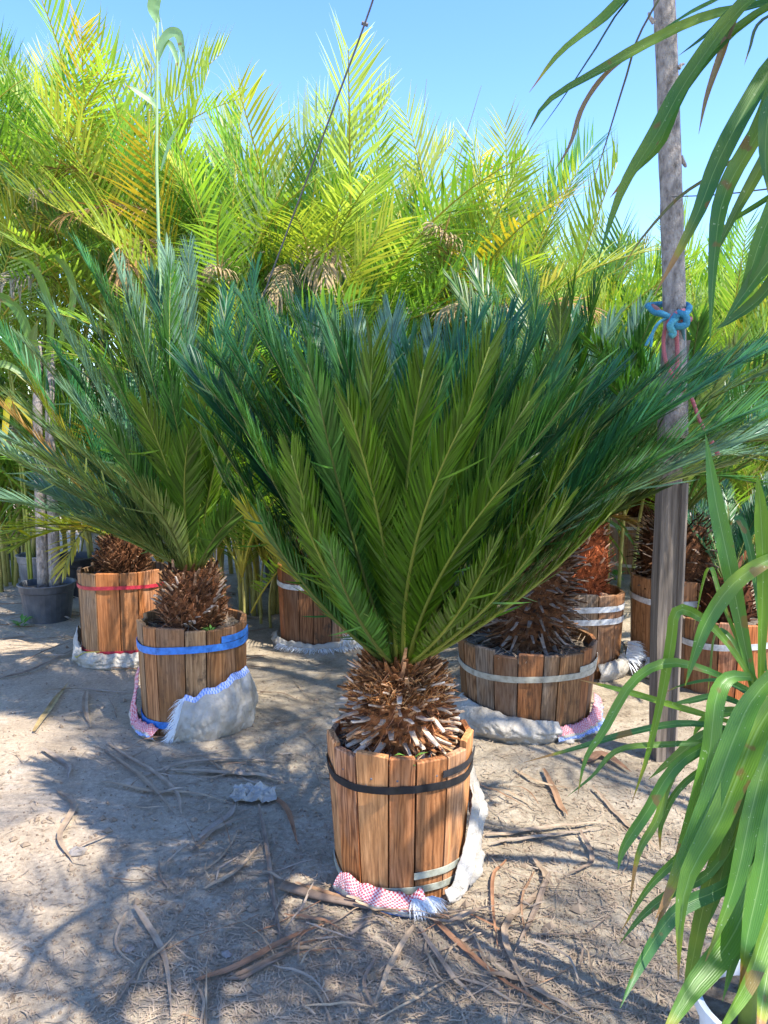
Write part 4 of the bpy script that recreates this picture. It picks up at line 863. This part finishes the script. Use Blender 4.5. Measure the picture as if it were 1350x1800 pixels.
# upper right plant: tall cane beside the camera, leaves hanging into the view
UX = .98; UY = 1.55
ur = thing('tall_strap_leaf_plant', 'long dark strap leaves hanging in from the top right corner', 'plant', (UX, UY, 0)); OU = Vector(ur.location)
for dx, zt in ((0, 2.75), (.07, 2.2)):
    mb = MB(); mb.tube(spline([Vector((dx, .04, -.02)), Vector((dx * 1.2, .0, 1.2)), Vector((dx, 0, zt))], 10), lambda t: .022 - .008 * t, 8); mb.build('stem', M['cane'], ur, color=(.6, .8, .5), smooth=True)
DKG = [(.05, .15, .035), (.06, .17, .03), (.045, .13, .04), (.075, .19, .03)]
for pts, wpx, y0, y1, c in [
 ([(1480, -200), (1300, -160), (1120, -20), (1060, 36), (985, 95), (930, 163)], 27, 1.6, 1.7, DKG[3]),
 ([(1500, -60), (1350, 5), (1240, 32), (1150, 72), (1060, 122), (965, 178), (926, 238)], 24, 1.55, 1.7, DKG[0]),
 ([(1500, -40), (1340, -30), (1240, 12), (1180, 45), (1120, 85)], 18, 1.55, 1.8, DKG[1]),
 ([(1500, -80), (1330, -10), (1215, 130), (1155, 235), (1095, 335), (1050, 462)], 38, 1.5, 1.45, DKG[1]),
 ([(1490, -60), (1310, 40), (1205, 150), (1160, 250), (1110, 305), (1072, 348)], 26, 1.5, 1.5, DKG[3]),
 ([(1110, 95), (1062, 135), (1025, 190), (1003, 255), (972, 305)], 13, 1.66, 1.7, BRN),
 ([(1480, -60), (1320, -10), (1288, 40), (1268, 95), (1242, 170), (1228, 236)], 17, 1.5, 1.5, BRN),
 ([(1500, -20), (1380, 90), (1318, 180), (1262, 285), (1220, 390), (1150, 520)], 42, 1.5, 1.4, DKG[0]),
 ([(1500, 20), (1390, 110), (1335, 230), (1275, 340), (1256, 450), (1248, 604)], 40, 1.45, 1.4, DKG[1]),
 ([(1490, 60), (1400, 160), (1350, 270), (1290, 380), (1240, 480)], 26, 1.5, 1.5, DKG[2]),
 ([(1500, 180), (1400, 280), (1345, 400), (1318, 480), (1295, 540)], 30, 1.45, 1.5, DKG[3]),
 ([(1500, 330), (1400, 400), (1335, 480), (1270, 570)], 40, 1.45, 1.5, DKG[0]), ([(1500, 400), (1400, 440), (1340, 520), (1290, 560), (1255, 580)], 26, 1.45, 1.55, DKG[2]),
 ([(1480, 90), (1360, 225), (1255, 305), (1188, 352), (1120, 430), (1082, 496)], 7, 1.55, 1.6, (.16, .15, .08)),
 ([(1480, -140), (1250, -120), (1110, -5), (1045, 90), (985, 180), (930, 255)], 6, 1.6, 1.7, (.06, .10, .09)),
 ([(1480, -160), (1220, -60), (1133, 45), (1100, 140), (1055, 285), (1030, 348)], 6, 1.6, 1.7, (.12, .10, .08)),
 ([(1500, 100), (1400, 300), (1360, 340), (1290, 385), (1270, 400)], 12, 1.45, 1.55, DKG[1]),
 ([(1490, -100), (1400, 0), (1335, 40), (1318, 85), (1308, 115)], 7, 1.5, 1.5, (.05, .09, .10)),
 ([(1500, 60), (1420, 130), (1360, 180), (1345, 260), (1350, 340)], 36, 1.4, 1.4, DKG[0]), ([(1500, -120), (1400, -40), (1300, 10), (1245, 60), (1190, 100)], 16, 1.5, 1.6, DKG[2])]:
    leaf(ur, OU, pl(pts, y0, y1), wpx * y1 / F * .78, c, keel=.5, roll=R.uniform(-.4, .4))
mb = MB(); mb.tube(spline([at(1180, 346, 3.2), at(1265, 342, 2.6), at(1360, 331, 2.0), at(1500, 320, 1.56)], 12), .0022, 5)
mb.build('thin_tendril', M['rachis'], ur, color=(.12, .10, .09)).matrix_parent_inverse = Matrix.Translation(-OU)
# random canopy of the same plant overhead (out of the frame, it throws the dappled shade)
for i in range(16):
    a = R.uniform(0, 6.283); z0 = R.uniform(1.9, 2.75); b = OU + Vector((0, 0, z0)); l = R.uniform(.8, 1.2); d = Vector((math.cos(a), math.sin(a), 0))
    if d.y > .25 and d.x < .35: d.y *= -1
    tp = b + d * l * 1.05 - UP * .15; vis = False
    for q_ in (tp, b + d * l * .8 + UP * .22, b + d * l * .4 + UP * .32):
        r_ = q_ - Vector((0, 0, CAMZ)); zc = r_.y * math.cos(PITCH) - r_.z * math.sin(PITCH)
        if zc > 0: vis |= abs(r_.x / zc) < .62 and (r_.y * math.sin(PITCH) + r_.z * math.cos(PITCH)) / zc < .85
    if vis: continue
    leaf(ur, OU, [b, b + d * l * .4 + UP * .32, b + d * l * .8 + UP * .22, b + d * l * 1.05 - UP * .15], R.uniform(.035, .055), R.choice(DKG), n=12)
# tall palms beside and behind the viewer: their crowns shade the foreground
for lb, x, y, zt, st, pr in [('tall cane palm standing just out of view at the right', 2.1, .5, 4.4, 2, 5), ('tallest cane palm out of view to the right of the tubs', 2.05, 1.95, 5.45, 4, 6)]:
    q = cane_palm(lb, 0, y, zt, st, pr, .5, ACD + AC[:2], 1.05, 0, 0, False, base_x=x)

fan = thing('feather_palm', 'slender feather palm just above and behind the viewer, out of view', 'palm', (1.25, .25, 0)); OF = Vector((1.25, .25, 0))
mb = MB(); mb.tube(spline([Vector((0, 0, -.02)), Vector((-.15, .1, 1.2)), Vector((-.5, .42, 2.2)), Vector((-.68, .60, 2.62))], 16), lambda t: .05 - .02 * t, 9); mb.build('stem', M['bark'], fan, smooth=True)
for i in range(8):
    a = 6.283 * i / 8 + R.uniform(-.1, .1); l = R.uniform(.85, 1.05); b = OF + Vector((-.68, .60, 2.62)); tip = b + Vector((math.cos(a) * l, math.sin(a) * l, R.uniform(.05, .35)))
    C, Nn, T = arc(b, tip, .12)
    f = obj('frond', frond_mesh('frond', C - np.array(OF)[None], Nn, M['cycad'], None, 0, n=50, Lmax=.14, wid=.010, seed=900 + i, **SAGO), fan, color=G[i % 5]); obj('rachis', rachis_mesh(C - np.array(OF)[None], .008, M['rachis']), f, color=(.11, .14, .03))
# ------------------------------------------------------------------ left background: pots, trunks, reed
def nursery_pot(label, px, py, r, h, col, n=30, group='black plastic nursery pots at left'):
    p = gnd(px, py); d = Vector((p.x, p.y, 0)).normalized(); c = p + d * r * .85
    t = thing('nursery_pot', label, 'pot', (c.x, c.y, 0), group)
    mb = MB(); mb.lathe([(0, -.005), (r * .82, -.005), (r * .96, h * .78), (r * 1.0, h * .80), (r * 1.02, h * .97)], n); mb.build('pot_wall', M['black'], t, color=col, smooth=False)
    mb = MB(); mb.lathe([(r * 1.02, h * .965), (r * 1.07, h * .975), (r * 1.07, h * 1.0), (r * .99, h * 1.0), (r * .95, h * .8)], n); mb.build('rim', M['black'], t, color=tuple(q * 1.5 for q in col), smooth=False)
    mb = MB(); mb.lathe([(0, h * .86), (r * .5, h * .87), (r * .97, h * .84)], n); mb.build('soil', M['soil'], t)
    return c
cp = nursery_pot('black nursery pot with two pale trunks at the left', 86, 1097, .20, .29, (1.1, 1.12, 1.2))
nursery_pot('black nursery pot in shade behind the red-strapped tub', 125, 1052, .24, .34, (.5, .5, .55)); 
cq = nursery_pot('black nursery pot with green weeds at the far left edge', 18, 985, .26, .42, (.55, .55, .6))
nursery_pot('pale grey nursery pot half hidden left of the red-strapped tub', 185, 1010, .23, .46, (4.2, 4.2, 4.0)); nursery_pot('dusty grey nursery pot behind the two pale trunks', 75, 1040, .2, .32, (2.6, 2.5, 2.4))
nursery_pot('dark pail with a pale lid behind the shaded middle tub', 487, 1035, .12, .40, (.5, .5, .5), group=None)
tw = thing('twin_trunk_plant', 'young plant with two pale trunks and long leaves in the black pot', 'plant', (cp.x, cp.y, 0)); OT = Vector((cp.x, cp.y, 0))
for (x0, x1) in ((76, 66), (96, 88)):
    mb = MB(); b = at(x0, 1022, cp.y); mb.tube([p - OT for p in spline([Vector((b.x, b.y, .22)), at((x0 + x1) / 2, 880, cp.y), at(x1, 740, cp.y), at(x1 + 2, 600, cp.y)], 14)], lambda t: .046 - .015 * t, 9); mb.build('trunk', M['bark'], tw, smooth=True)
top = at(66, 640, cp.y)
for i, (pts, wpx) in enumerate([([(64, 720), (62, 640), (58, 600), (66, 562)], 20), ([(80, 700), (40, 560), (-10, 520), (-60, 560)], 16), ([(70, 720), (30, 600), (-20, 590), (-60, 660)], 15), ([(76, 700), (90, 560), (60, 470), (10, 450)], 15), ([(70, 760), (20, 700), (8, 760), (4, 800)], 12), ([(90, 650), (130, 520), (100, 450), (60, 470)], 13), ([(70, 680), (0, 640), (-40, 700), (-50, 770)], 14)]):
    leaf(tw, OT, pl(pts, cp.y, cp.y - .2), wpx * cp.y / F, [(.16, .24, .08), (.12, .26, .05), (.10, .22, .05), (.14, .28, .05), (.45, .36, .03), (.12, .24, .05), (.1, .2, .05)][i])
rd = thing('reed', 'tall pale green reed stem with long leaves rising into the sky', 'reed', (at(277, 420, 4.35).x, 4.35, 0)); OD = Vector(rd.location)
mb = MB(); mb.tube([p - OD for p in spline([Vector((OD.x + .02, 4.35, -.01)), at(279, 420, 4.35), at(276, 200, 4.35), at(278, -10, 4.35), at(280, -60, 4.35)], 16)], lambda t: .0095 - .004 * t, 6); mb.build('stem', M['rachis'], rd, color=(.30, .45, .22), smooth=True)
for pts, wpx in [([(277, 105), (285, 75), (300, 58), (315, 62), (322, 95), (326, 122)], 16), ([(277, 190), (262, 175), (240, 160), (222, 150)], 12), ([(278, 40), (270, 15), (276, -10), (286, -40)], 20), ([(283, 300), (300, 250), (320, 215)], 9), ([(277, 110), (295, 75), (310, 100), (311, 125)], 9)]:
    leaf(rd, OD, pl(pts, 4.35, 4.3), wpx * 4.35 / F, (.28, .46, .25))
def cane_bush(label, px, Y, ztop, n, cols, wd=.035, L=(.5, .9)):
    x = (px - CX) / F * Y; p = thing('leafy_cane', label, 'plant', (x, Y, 0), 'leafy canes among the palms'); o = Vector((x, Y, 0))
    for k in range(4):
        a = R.uniform(0, 6.28); mb = MB(); e = Vector((math.cos(a) * .25, math.sin(a) * .2, ztop * R.uniform(.7, 1))); mb.tube(spline([Vector((math.cos(a) * .08, math.sin(a) * .08, -.01)), e * .5, e], 6), .012, 6); mb.build('stem', M['cane'], p, color=(.7, .9, .5), smooth=True)
        for i in range(n // 4):
            u = .25 + .75 * i / (n // 4); b = o + e * u; f = R.uniform(0, 6.28); d = Vector((math.cos(f), math.sin(f), 0)); l = R.uniform(*L)
            leaf(p, o, [b, b + d * l * .35 + UP * l * .3, b + d * l * .75 + UP * l * .1, b + d * l - UP * l * .35], wd * R.uniform(.7, 1.1), R.choice(cols), n=10)
cane_bush('leafy green cane with drooping leaves at the left edge', 10, 7.2, 2.2, 48, [(.12, .25, .05), (.16, .28, .05), (.2, .3, .05)])
cane_bush('leafy green cane with arching leaves high at the left', 60, 6.6, 3.0, 24, [(.14, .30, .04), (.18, .32, .05)], .03)
cane_bush('dark leafy cane behind the middle sago fronds', 560, 7.0, 2.2, 48, [(.09, .2, .04), (.14, .26, .05)])
cane_bush('dark leafy cane low in the hedge left of the pole', 990, 7.2, 2.1, 48, [(.08, .18, .04), (.1, .22, .05)])
cane_bush('dark leafy cane low in the hedge right of the pole', 1290, 7.0, 2.0, 48, [(.08, .18, .04), (.12, .24, .05)])

# ------------------------------------------------------------------ weeds
def weed(label, pos, n, s, seed, group=None):
    rr = random.Random(seed); p = thing('weed', label, 'weed', tuple(pos), group)
    for i in range(n):
        a = rr.uniform(0, 6.28); l = s * rr.uniform(.5, 1.1); d = Vector((math.cos(a), math.sin(a), 0)); z = rr.uniform(0, s * .5)
        c = Vector((0, 0, z)) + d * .1 * s; e = c + d * l + UP * l * rr.uniform(.1, .7); m_ = c.lerp(e, .5) + UP * l * .15; w_ = Vector((-d.y, d.x, 0)) * l * rr.uniform(.13, .2)
        vs = [c, m_ - w_, m_ - UP * l * .04, m_ + w_, e]; obj('leaf', mesh('leaf', vs, [(0, 1, 2), (0, 2, 3), (1, 4, 2), (2, 4, 3)], M['weed']), p, color=rr.choice([(.12, .30, .05), (.16, .34, .06), (.10, .25, .05)]))
    return p
weed('small bright weed growing beside the black nursery pot', gnd(38, 1103), 18, .09, 1); weed('leafy green weeds in the far left nursery pot', Vector((cq.x + .05, cq.y - .1, .36)), 26, .16, 2)
weed('little weed sprouting on the soil of the blue-strapped tub', Vector((c2.x + .13, c2.y - .17, .485)), 22, .05, 3); weed('two-leaved seedling on the front palm trunk base', Vector((c1.x + .02, c1.y - .19, .45)), 7, .06, 4)
weed('tiny bright weeds at the foot of the farthest tub', gnd(1085, 1022), 14, .12, 5)

# ------------------------------------------------------------------ litter on the ground
def strip(lst, wd, col, label, name='dry_leaf', lift=.008, fold=.5, n=14, grp='dry palm leaf strips littering the dirt', world=False, curl=0.):
    P = [Vector(p) for p in lst] if world else [gnd(x, y) for x, y in lst]
    P = spline(P, n); o = Vector((P[0].x, P[0].y, 0)); vs = []
    hh = R.uniform(0, 6.28)
    for i, p in enumerate(P):
        u = i / (n - 1); t = (P[min(i + 1, n - 1)] - P[max(i - 1, 0)]); t.z = 0; t.normalize(); x = Vector((-t.y, t.x, 0))
        w_ = .8 * wd * (.5 + .5 * min(1, u * 5)) * (1 if u < .5 else max(.08, 1 - ((u - .5) / .5) ** 1.3 * .92)); z = gz(p.x, p.y) + lift + abs(math.sin(u * 3.3 + hh)) * lift * 1.2
        q = Vector((p.x, p.y, z)) - o; c_ = curl * math.sin(u * 5 + hh); ax = x * math.cos(c_) + UP * math.sin(c_)
        vs += [q - ax * w_ * .5 + UP * w_ * fold * .35, q - UP * w_ * .12, q + ax * w_ * .5 + UP * w_ * fold * .35, q + UP * w_ * .05]
    fs = [(i * 4 + k, (i + 1) * 4 + k, (i + 1) * 4 + (k + 1) % 4, i * 4 + (k + 1) % 4) for i in range(n - 1) for k in range(4)]
    ob = obj(name, mesh(name, vs, fs, M['litter']), None, o, col); tag(ob, label, 'dry leaf', grp); return ob
LC = [(.62, .52, .42), (.72, .62, .52), (.50, .42, .36), (.80, .66, .50), (.56, .38, .26), (.66, .60, .55)]
RB = (.58, .34, .22)
for lst, wpx, col, lb in [
 ([(236, 1600), (262, 1640), (290, 1692), (303, 1800)], 14, LC[1], 'long pale dry stalk at lower left pointing at the viewer'),
 ([(455, 1420), (470, 1500), (482, 1590), (496, 1668)], 10, LC[2], 'straight grey dry leaf lying left of the front tub'),
 ([(345, 1735), (420, 1704), (510, 1660), (592, 1626)], 16, RB, 'reddish dry leaf bundle at the lower centre'), ([(400, 1728), (470, 1700), (590, 1640)], 12, LC[4], 'second reddish dry leaf of the lower centre bundle'),
 ([(400, 1732), (450, 1715), (500, 1690)], 14, LC[2], 'short grey dry leaf under the reddish bundle'),
 ([(480, 1400), (505, 1432), (524, 1490)], 12, RB, 'curved brown dry leaf left of the front tub'), ([(185, 1322), (260, 1385), (310, 1440)], 9, LC[0], 'grey dry stalk left below the blue-strapped tub'),
 ([(75, 1322), (118, 1350), (120, 1378)], 12, LC[5], 'pale bent dry leaf on the sunlit sand'), ([(100, 1395), (130, 1425), (105, 1480), (130, 1520)], 14, LC[0], 'twisted grey dry leaf on the sand at left'),
 ([(120, 1505), (165, 1485), (203, 1468)], 6, LC[2], 'thin twig on the sand at left'), ([(360, 1570), (410, 1540), (462, 1484)], 11, LC[3], 'curved tan dry leaf in the dappled light'),
 ([(180, 1385), (260, 1396), (340, 1402), (410, 1420)], 9, LC[3], 'tan dry leaf crossing the litter left of centre'), ([(190, 1310), (300, 1390), (320, 1440)], 9, LC[1], 'long grey dry leaf running down to the sack fringe'),
 ([(300, 1363), (420, 1365), (470, 1372), (540, 1395)], 14, LC[1], 'broad dry leaf between the blue-strapped and front tubs'), ([(335, 1500), (380, 1465), (455, 1435)], 11, LC[0], 'grey dry leaf beside the pale plastic scrap'),
 ([(350, 1480), (400, 1440), (415, 1420)], 14, LC[5], 'wide pale dry leaf beside the plastic scrap'), ([(936, 1515), (960, 1562), (890, 1632), (903, 1700), (945, 1790)], 15, LC[0], 'twisted double dry leaf right of the front tub'),
 ([(966, 1545), (940, 1610), (905, 1680)], 12, LC[2], 'straight grey dry leaf right of the front tub'), ([(890, 1520), (868, 1545), (866, 1600), (877, 1685)], 8, RB, 'thin red-brown bent stalk right of the front tub'),
 ([(730, 1632), (690, 1700), (650, 1795)], 13, LC[3], 'tan dry leaf below the front tub leaning left'), ([(745, 1608), (800, 1660), (860, 1712), (985, 1800)], 14, RB, 'long red-brown dry leaf running to the bottom right'),
 ([(735, 1632), (790, 1720), (845, 1775)], 11, LC[1], 'dry leaf below the front tub leaning right'), ([(660, 1690), (640, 1740), (665, 1790)], 8, LC[2], 'thin curled dry leaf near the bottom centre'),
 ([(855, 1478), (940, 1466), (1075, 1452)], 13, LC[1], 'straight pale dry leaf right of the white sack strip'), ([(860, 1490), (960, 1480), (1068, 1460)], 10, LC[5], 'second pale dry leaf right of the white sack strip'),
 ([(955, 1360), (985, 1420), (998, 1442)], 13, LC[4], 'brown dry leaf below the grey dusty sack'), ([(905, 1358), (950, 1385), (1005, 1392)], 9, LC[3], 'tan dry leaf at the edge of the grey dusty sack'),
 ([(1025, 1345), (1060, 1336), (1110, 1362)], 22, (.62, .40, .28), 'broad reddish fallen leaf behind the strap leaves'), ([(1040, 1390), (1120, 1470), (1160, 1500)], 10, LC[0], 'grey dry stalk under the strap leaves'),
 ([(1020, 1470), (1040, 1520), (990, 1550)], 10, LC[2], 'hooked grey dry leaf right of the front tub'), ([(850, 1720), (930, 1735), (1010, 1800)], 14, LC[0], 'wide grey dry leaf at the bottom edge'), ([(870, 1700), (960, 1760), (1050, 1810)], 10, LC[1], 'pale dry leaf at the bottom edge right of centre'),
 ([(255, 1370), (330, 1350), (420, 1340), (520, 1345)], 9, LC[1], 'long grey stalk running behind the litter to the front tub'), ([(60, 1290), (95, 1240), (120, 1205)], 12, (.8, .66, .36), 'yellow dry leaf left of the blue-strapped tub'), ([(152, 1220), (150, 1250), (158, 1280)], 11, LC[1], 'short tan dry leaf left of the blue-strapped tub'),
 ([(0, 1195), (60, 1180), (140, 1135)], 9, LC[2], 'grey dry stalk by the red-strapped tub'), ([(520, 1560), (590, 1580), (700, 1630)], 10, LC[4], 'brown dry leaf in the heap below the front tub')]:
    strip(lst, wpx * gnd(*lst[len(lst) // 2]).y / F * 1.15, col, lb, grp=None if False else 'dry palm leaf strips littering the dirt')
# thick dark sheath in front of the tub
mb = MB(); mb.tube([gnd(x, y, .02) for x, y in [(497, 1556), (560, 1575), (640, 1592), (790, 1612)]], lambda t: .022 - .014 * t, 8, True, .5); tag(mb.build('palm_sheath', M['litter'], color=(.42, .34, .30), smooth=True), 'thick dark dry palm sheath lying before the front tub', 'dry sheath')
for k in range(26):        # heap below the front tub
    x = R.uniform(520, 860); y = R.uniform(1585, 1690); a = R.choice([R.gauss(.35, .3), R.gauss(-.5, .35)]); l = R.uniform(60, 190)
    strip([(x - math.cos(a) * l / 2, y - math.sin(a) * l * .35), (x + R.uniform(-10, 10), y + R.uniform(-6, 6)), (x + math.cos(a) * l / 2, y + math.sin(a) * l * .35)], R.uniform(.006, .016), R.choice(LC + [RB, RB]), 'dry leaf strip in the tangled heap before the front tub', lift=R.uniform(.006, .022), grp='dry leaf heap before the front tub', curl=.4)
for k in range(170):
    if R.random() < .75: x = R.uniform(230, 1120); y = R.uniform(1240, 1800)
    else: x = R.uniform(0, 700); y = R.uniform(1120, 1400)
    p = gnd(x, y)
    if any((p - Vector((c.x, c.y, 0))).length < .36 for c in (c1, c2, c3, c4, c6, c7)) or (p - Vector((c5.x, c5.y, 0))).length < .42: continue
    a = R.uniform(0, 6.28); l = R.uniform(.08, .38); d = Vector((math.cos(a), math.sin(a), 0)) * l; b = Vector((-d.y, d.x, 0)) * R.uniform(-.18, .18)
    strip([p - d * .5, p + b, p + d * .5], R.uniform(.003, .011), R.choice(LC), 'thin dry leaf strip scattered on the dirt', grp='scattered dry leaf strips', lift=R.uniform(.004, .012), n=9, world=True, curl=.5)
for k in range(70):
    x = R.uniform(-20, 480); y = R.uniform(1010, 1230); p = gnd(x, y)
    if any((p - Vector((c.x, c.y, 0))).length < .40 for c in (c2, c3, c4)): continue
    a = R.gauss(0, .5); l = R.uniform(.15, .6); d = Vector((math.cos(a), math.sin(a), 0)) * l; b = Vector((-d.y, d.x, 0)) * R.uniform(-.18, .18)
    strip([p - d * .5, p + b, p + d * .5], R.uniform(.008, .022), R.choice(LC), 'dry leaf strip scattered round the tubs at the left', grp='dry leaf strips round the left tubs', lift=R.uniform(.004, .02), n=9, world=True, curl=.5)
# small stuff: crumbs, fibres and pebbles
mb = MB(); rr = random.Random(99)
for k in range(20000):
    px, py = (rr.uniform(-100, 1400), 1000 + 800 * rr.random() ** .7); p = gnd(px, py)
    if p.x < -.75 and py > 1200 and rr.random() < .8: continue
    a = rr.uniform(0, 6.28); l = rr.uniform(.008, .085) * (.5 if rr.random() < .5 else 1); d = Vector((math.cos(a), math.sin(a), rr.uniform(-.05, .12))) * l; s = Vector((-d.y, d.x, 0)).normalized() * rr.uniform(.0006, .0024)
    z = gz(p.x, p.y) + .003; q = Vector((p.x, p.y, z)); m_ = q + d * .5 + Vector((rr.uniform(-.2, .2) * l, rr.uniform(-.2, .2) * l, rr.uniform(.0, .004)))
    mb.add([q - s, q + s, m_ + s, m_ - s, q + d], [(0, 1, 2, 3), (3, 2, 4)])
o = mb.build('fine_plant_litter', M['litter'], color=(.72, .63, .53)); o['kind'] = 'stuff'; tag(o, 'fine straw and leaf crumbs strewn over the dirt', 'litter')
mb = MB()
for k in range(6500):
    p = gnd(rr.uniform(-100, 1400), 1020 + 780 * rr.random() ** .8); s = rr.uniform(.002, .008) * (rr.uniform(1.5, 3.2) if rr.random() < .07 else 1); z = gz(p.x, p.y) + s * .2
    vs = [Vector((p.x, p.y, z)) + Vector((dx * s * rr.uniform(.6, 1.2), dy * s * rr.uniform(.6, 1.2), dz * s * rr.uniform(.5, .9))) for dx, dy, dz in ((1, 0, 0), (0, 1, 0), (-1, 0, 0), (0, -1, 0), (0, 0, 1), (0, 0, -1))]
    mb.add(vs, [(0, 1, 4), (1, 2, 4), (2, 3, 4), (3, 0, 4), (1, 0, 5), (2, 1, 5), (3, 2, 5), (0, 3, 5)])
o = mb.build('grit', M['litter'], color=(.5, .43, .36)); o['kind'] = 'stuff'; tag(o, 'small clods and grit scattered over the dirt', 'grit')
# crumpled pale plastic scrap
vs = []; cc = gnd(445, 1402)
for j in range(9):
    for i in range(14):
        x = (i / 13 - .5) * .17; y = (j / 8 - .5) * .13; rg = 1 + .3 * mnoise.noise(Vector((i * .5, j * .5, 2))); vs.append((x * rg, y * rg, .012 + gz(cc.x + x, cc.y + y) + abs(mnoise.noise(Vector((i * .6, j * .7, 5)))) * .035))
fs = [(j * 14 + i, j * 14 + i + 1, (j + 1) * 14 + i + 1, (j + 1) * 14 + i) for j in range(8) for i in range(13)]
o = obj('plastic_scrap', mesh('plastic_scrap', vs, fs, M['sack'], [(0, .45)] * len(vs), False), None, (cc.x, cc.y, 0)); tag(o, 'crumpled pale grey plastic scrap among the dry leaves', 'scrap')
for px, py, s, lb_ in ((137, 1502, .035, 'largest grey stone on the sand at left beside a thin twig'), (115, 1445, .02, 'small blue-grey stone beside the twisted dry leaf at left'), (420, 1360, .03, 'grey stone beside the broad dry leaf between the tubs'), (226, 1672, .02, 'small grey stone just left of the long pale stalk'), (398, 1680, .018, 'smallest grey stone in the dappled light at lower left')):
    p = gnd(px, py); mb = MB(); vs = []
    for j in range(5):
        for i in range(9):
            th = math.pi * j / 4; ph = 6.283 * i / 9; k = s * (.75 + .4 * R.random()); vs.append((math.sin(th) * math.cos(ph) * k, math.sin(th) * math.sin(ph) * k * .8, math.cos(th) * k * .45 + s * .2))
    fs = [(j * 9 + i, (j + 1) * 9 + i, (j + 1) * 9 + (i + 1) % 9, j * 9 + (i + 1) % 9) for j in range(4) for i in range(9)]
    mb.add(vs, fs); tag(mb.build('stone', M['litter'], None, (p.x, p.y, gz(p.x, p.y)), color=(.55, .55, .58)), lb_, 'stone', 'small stones on the sand')
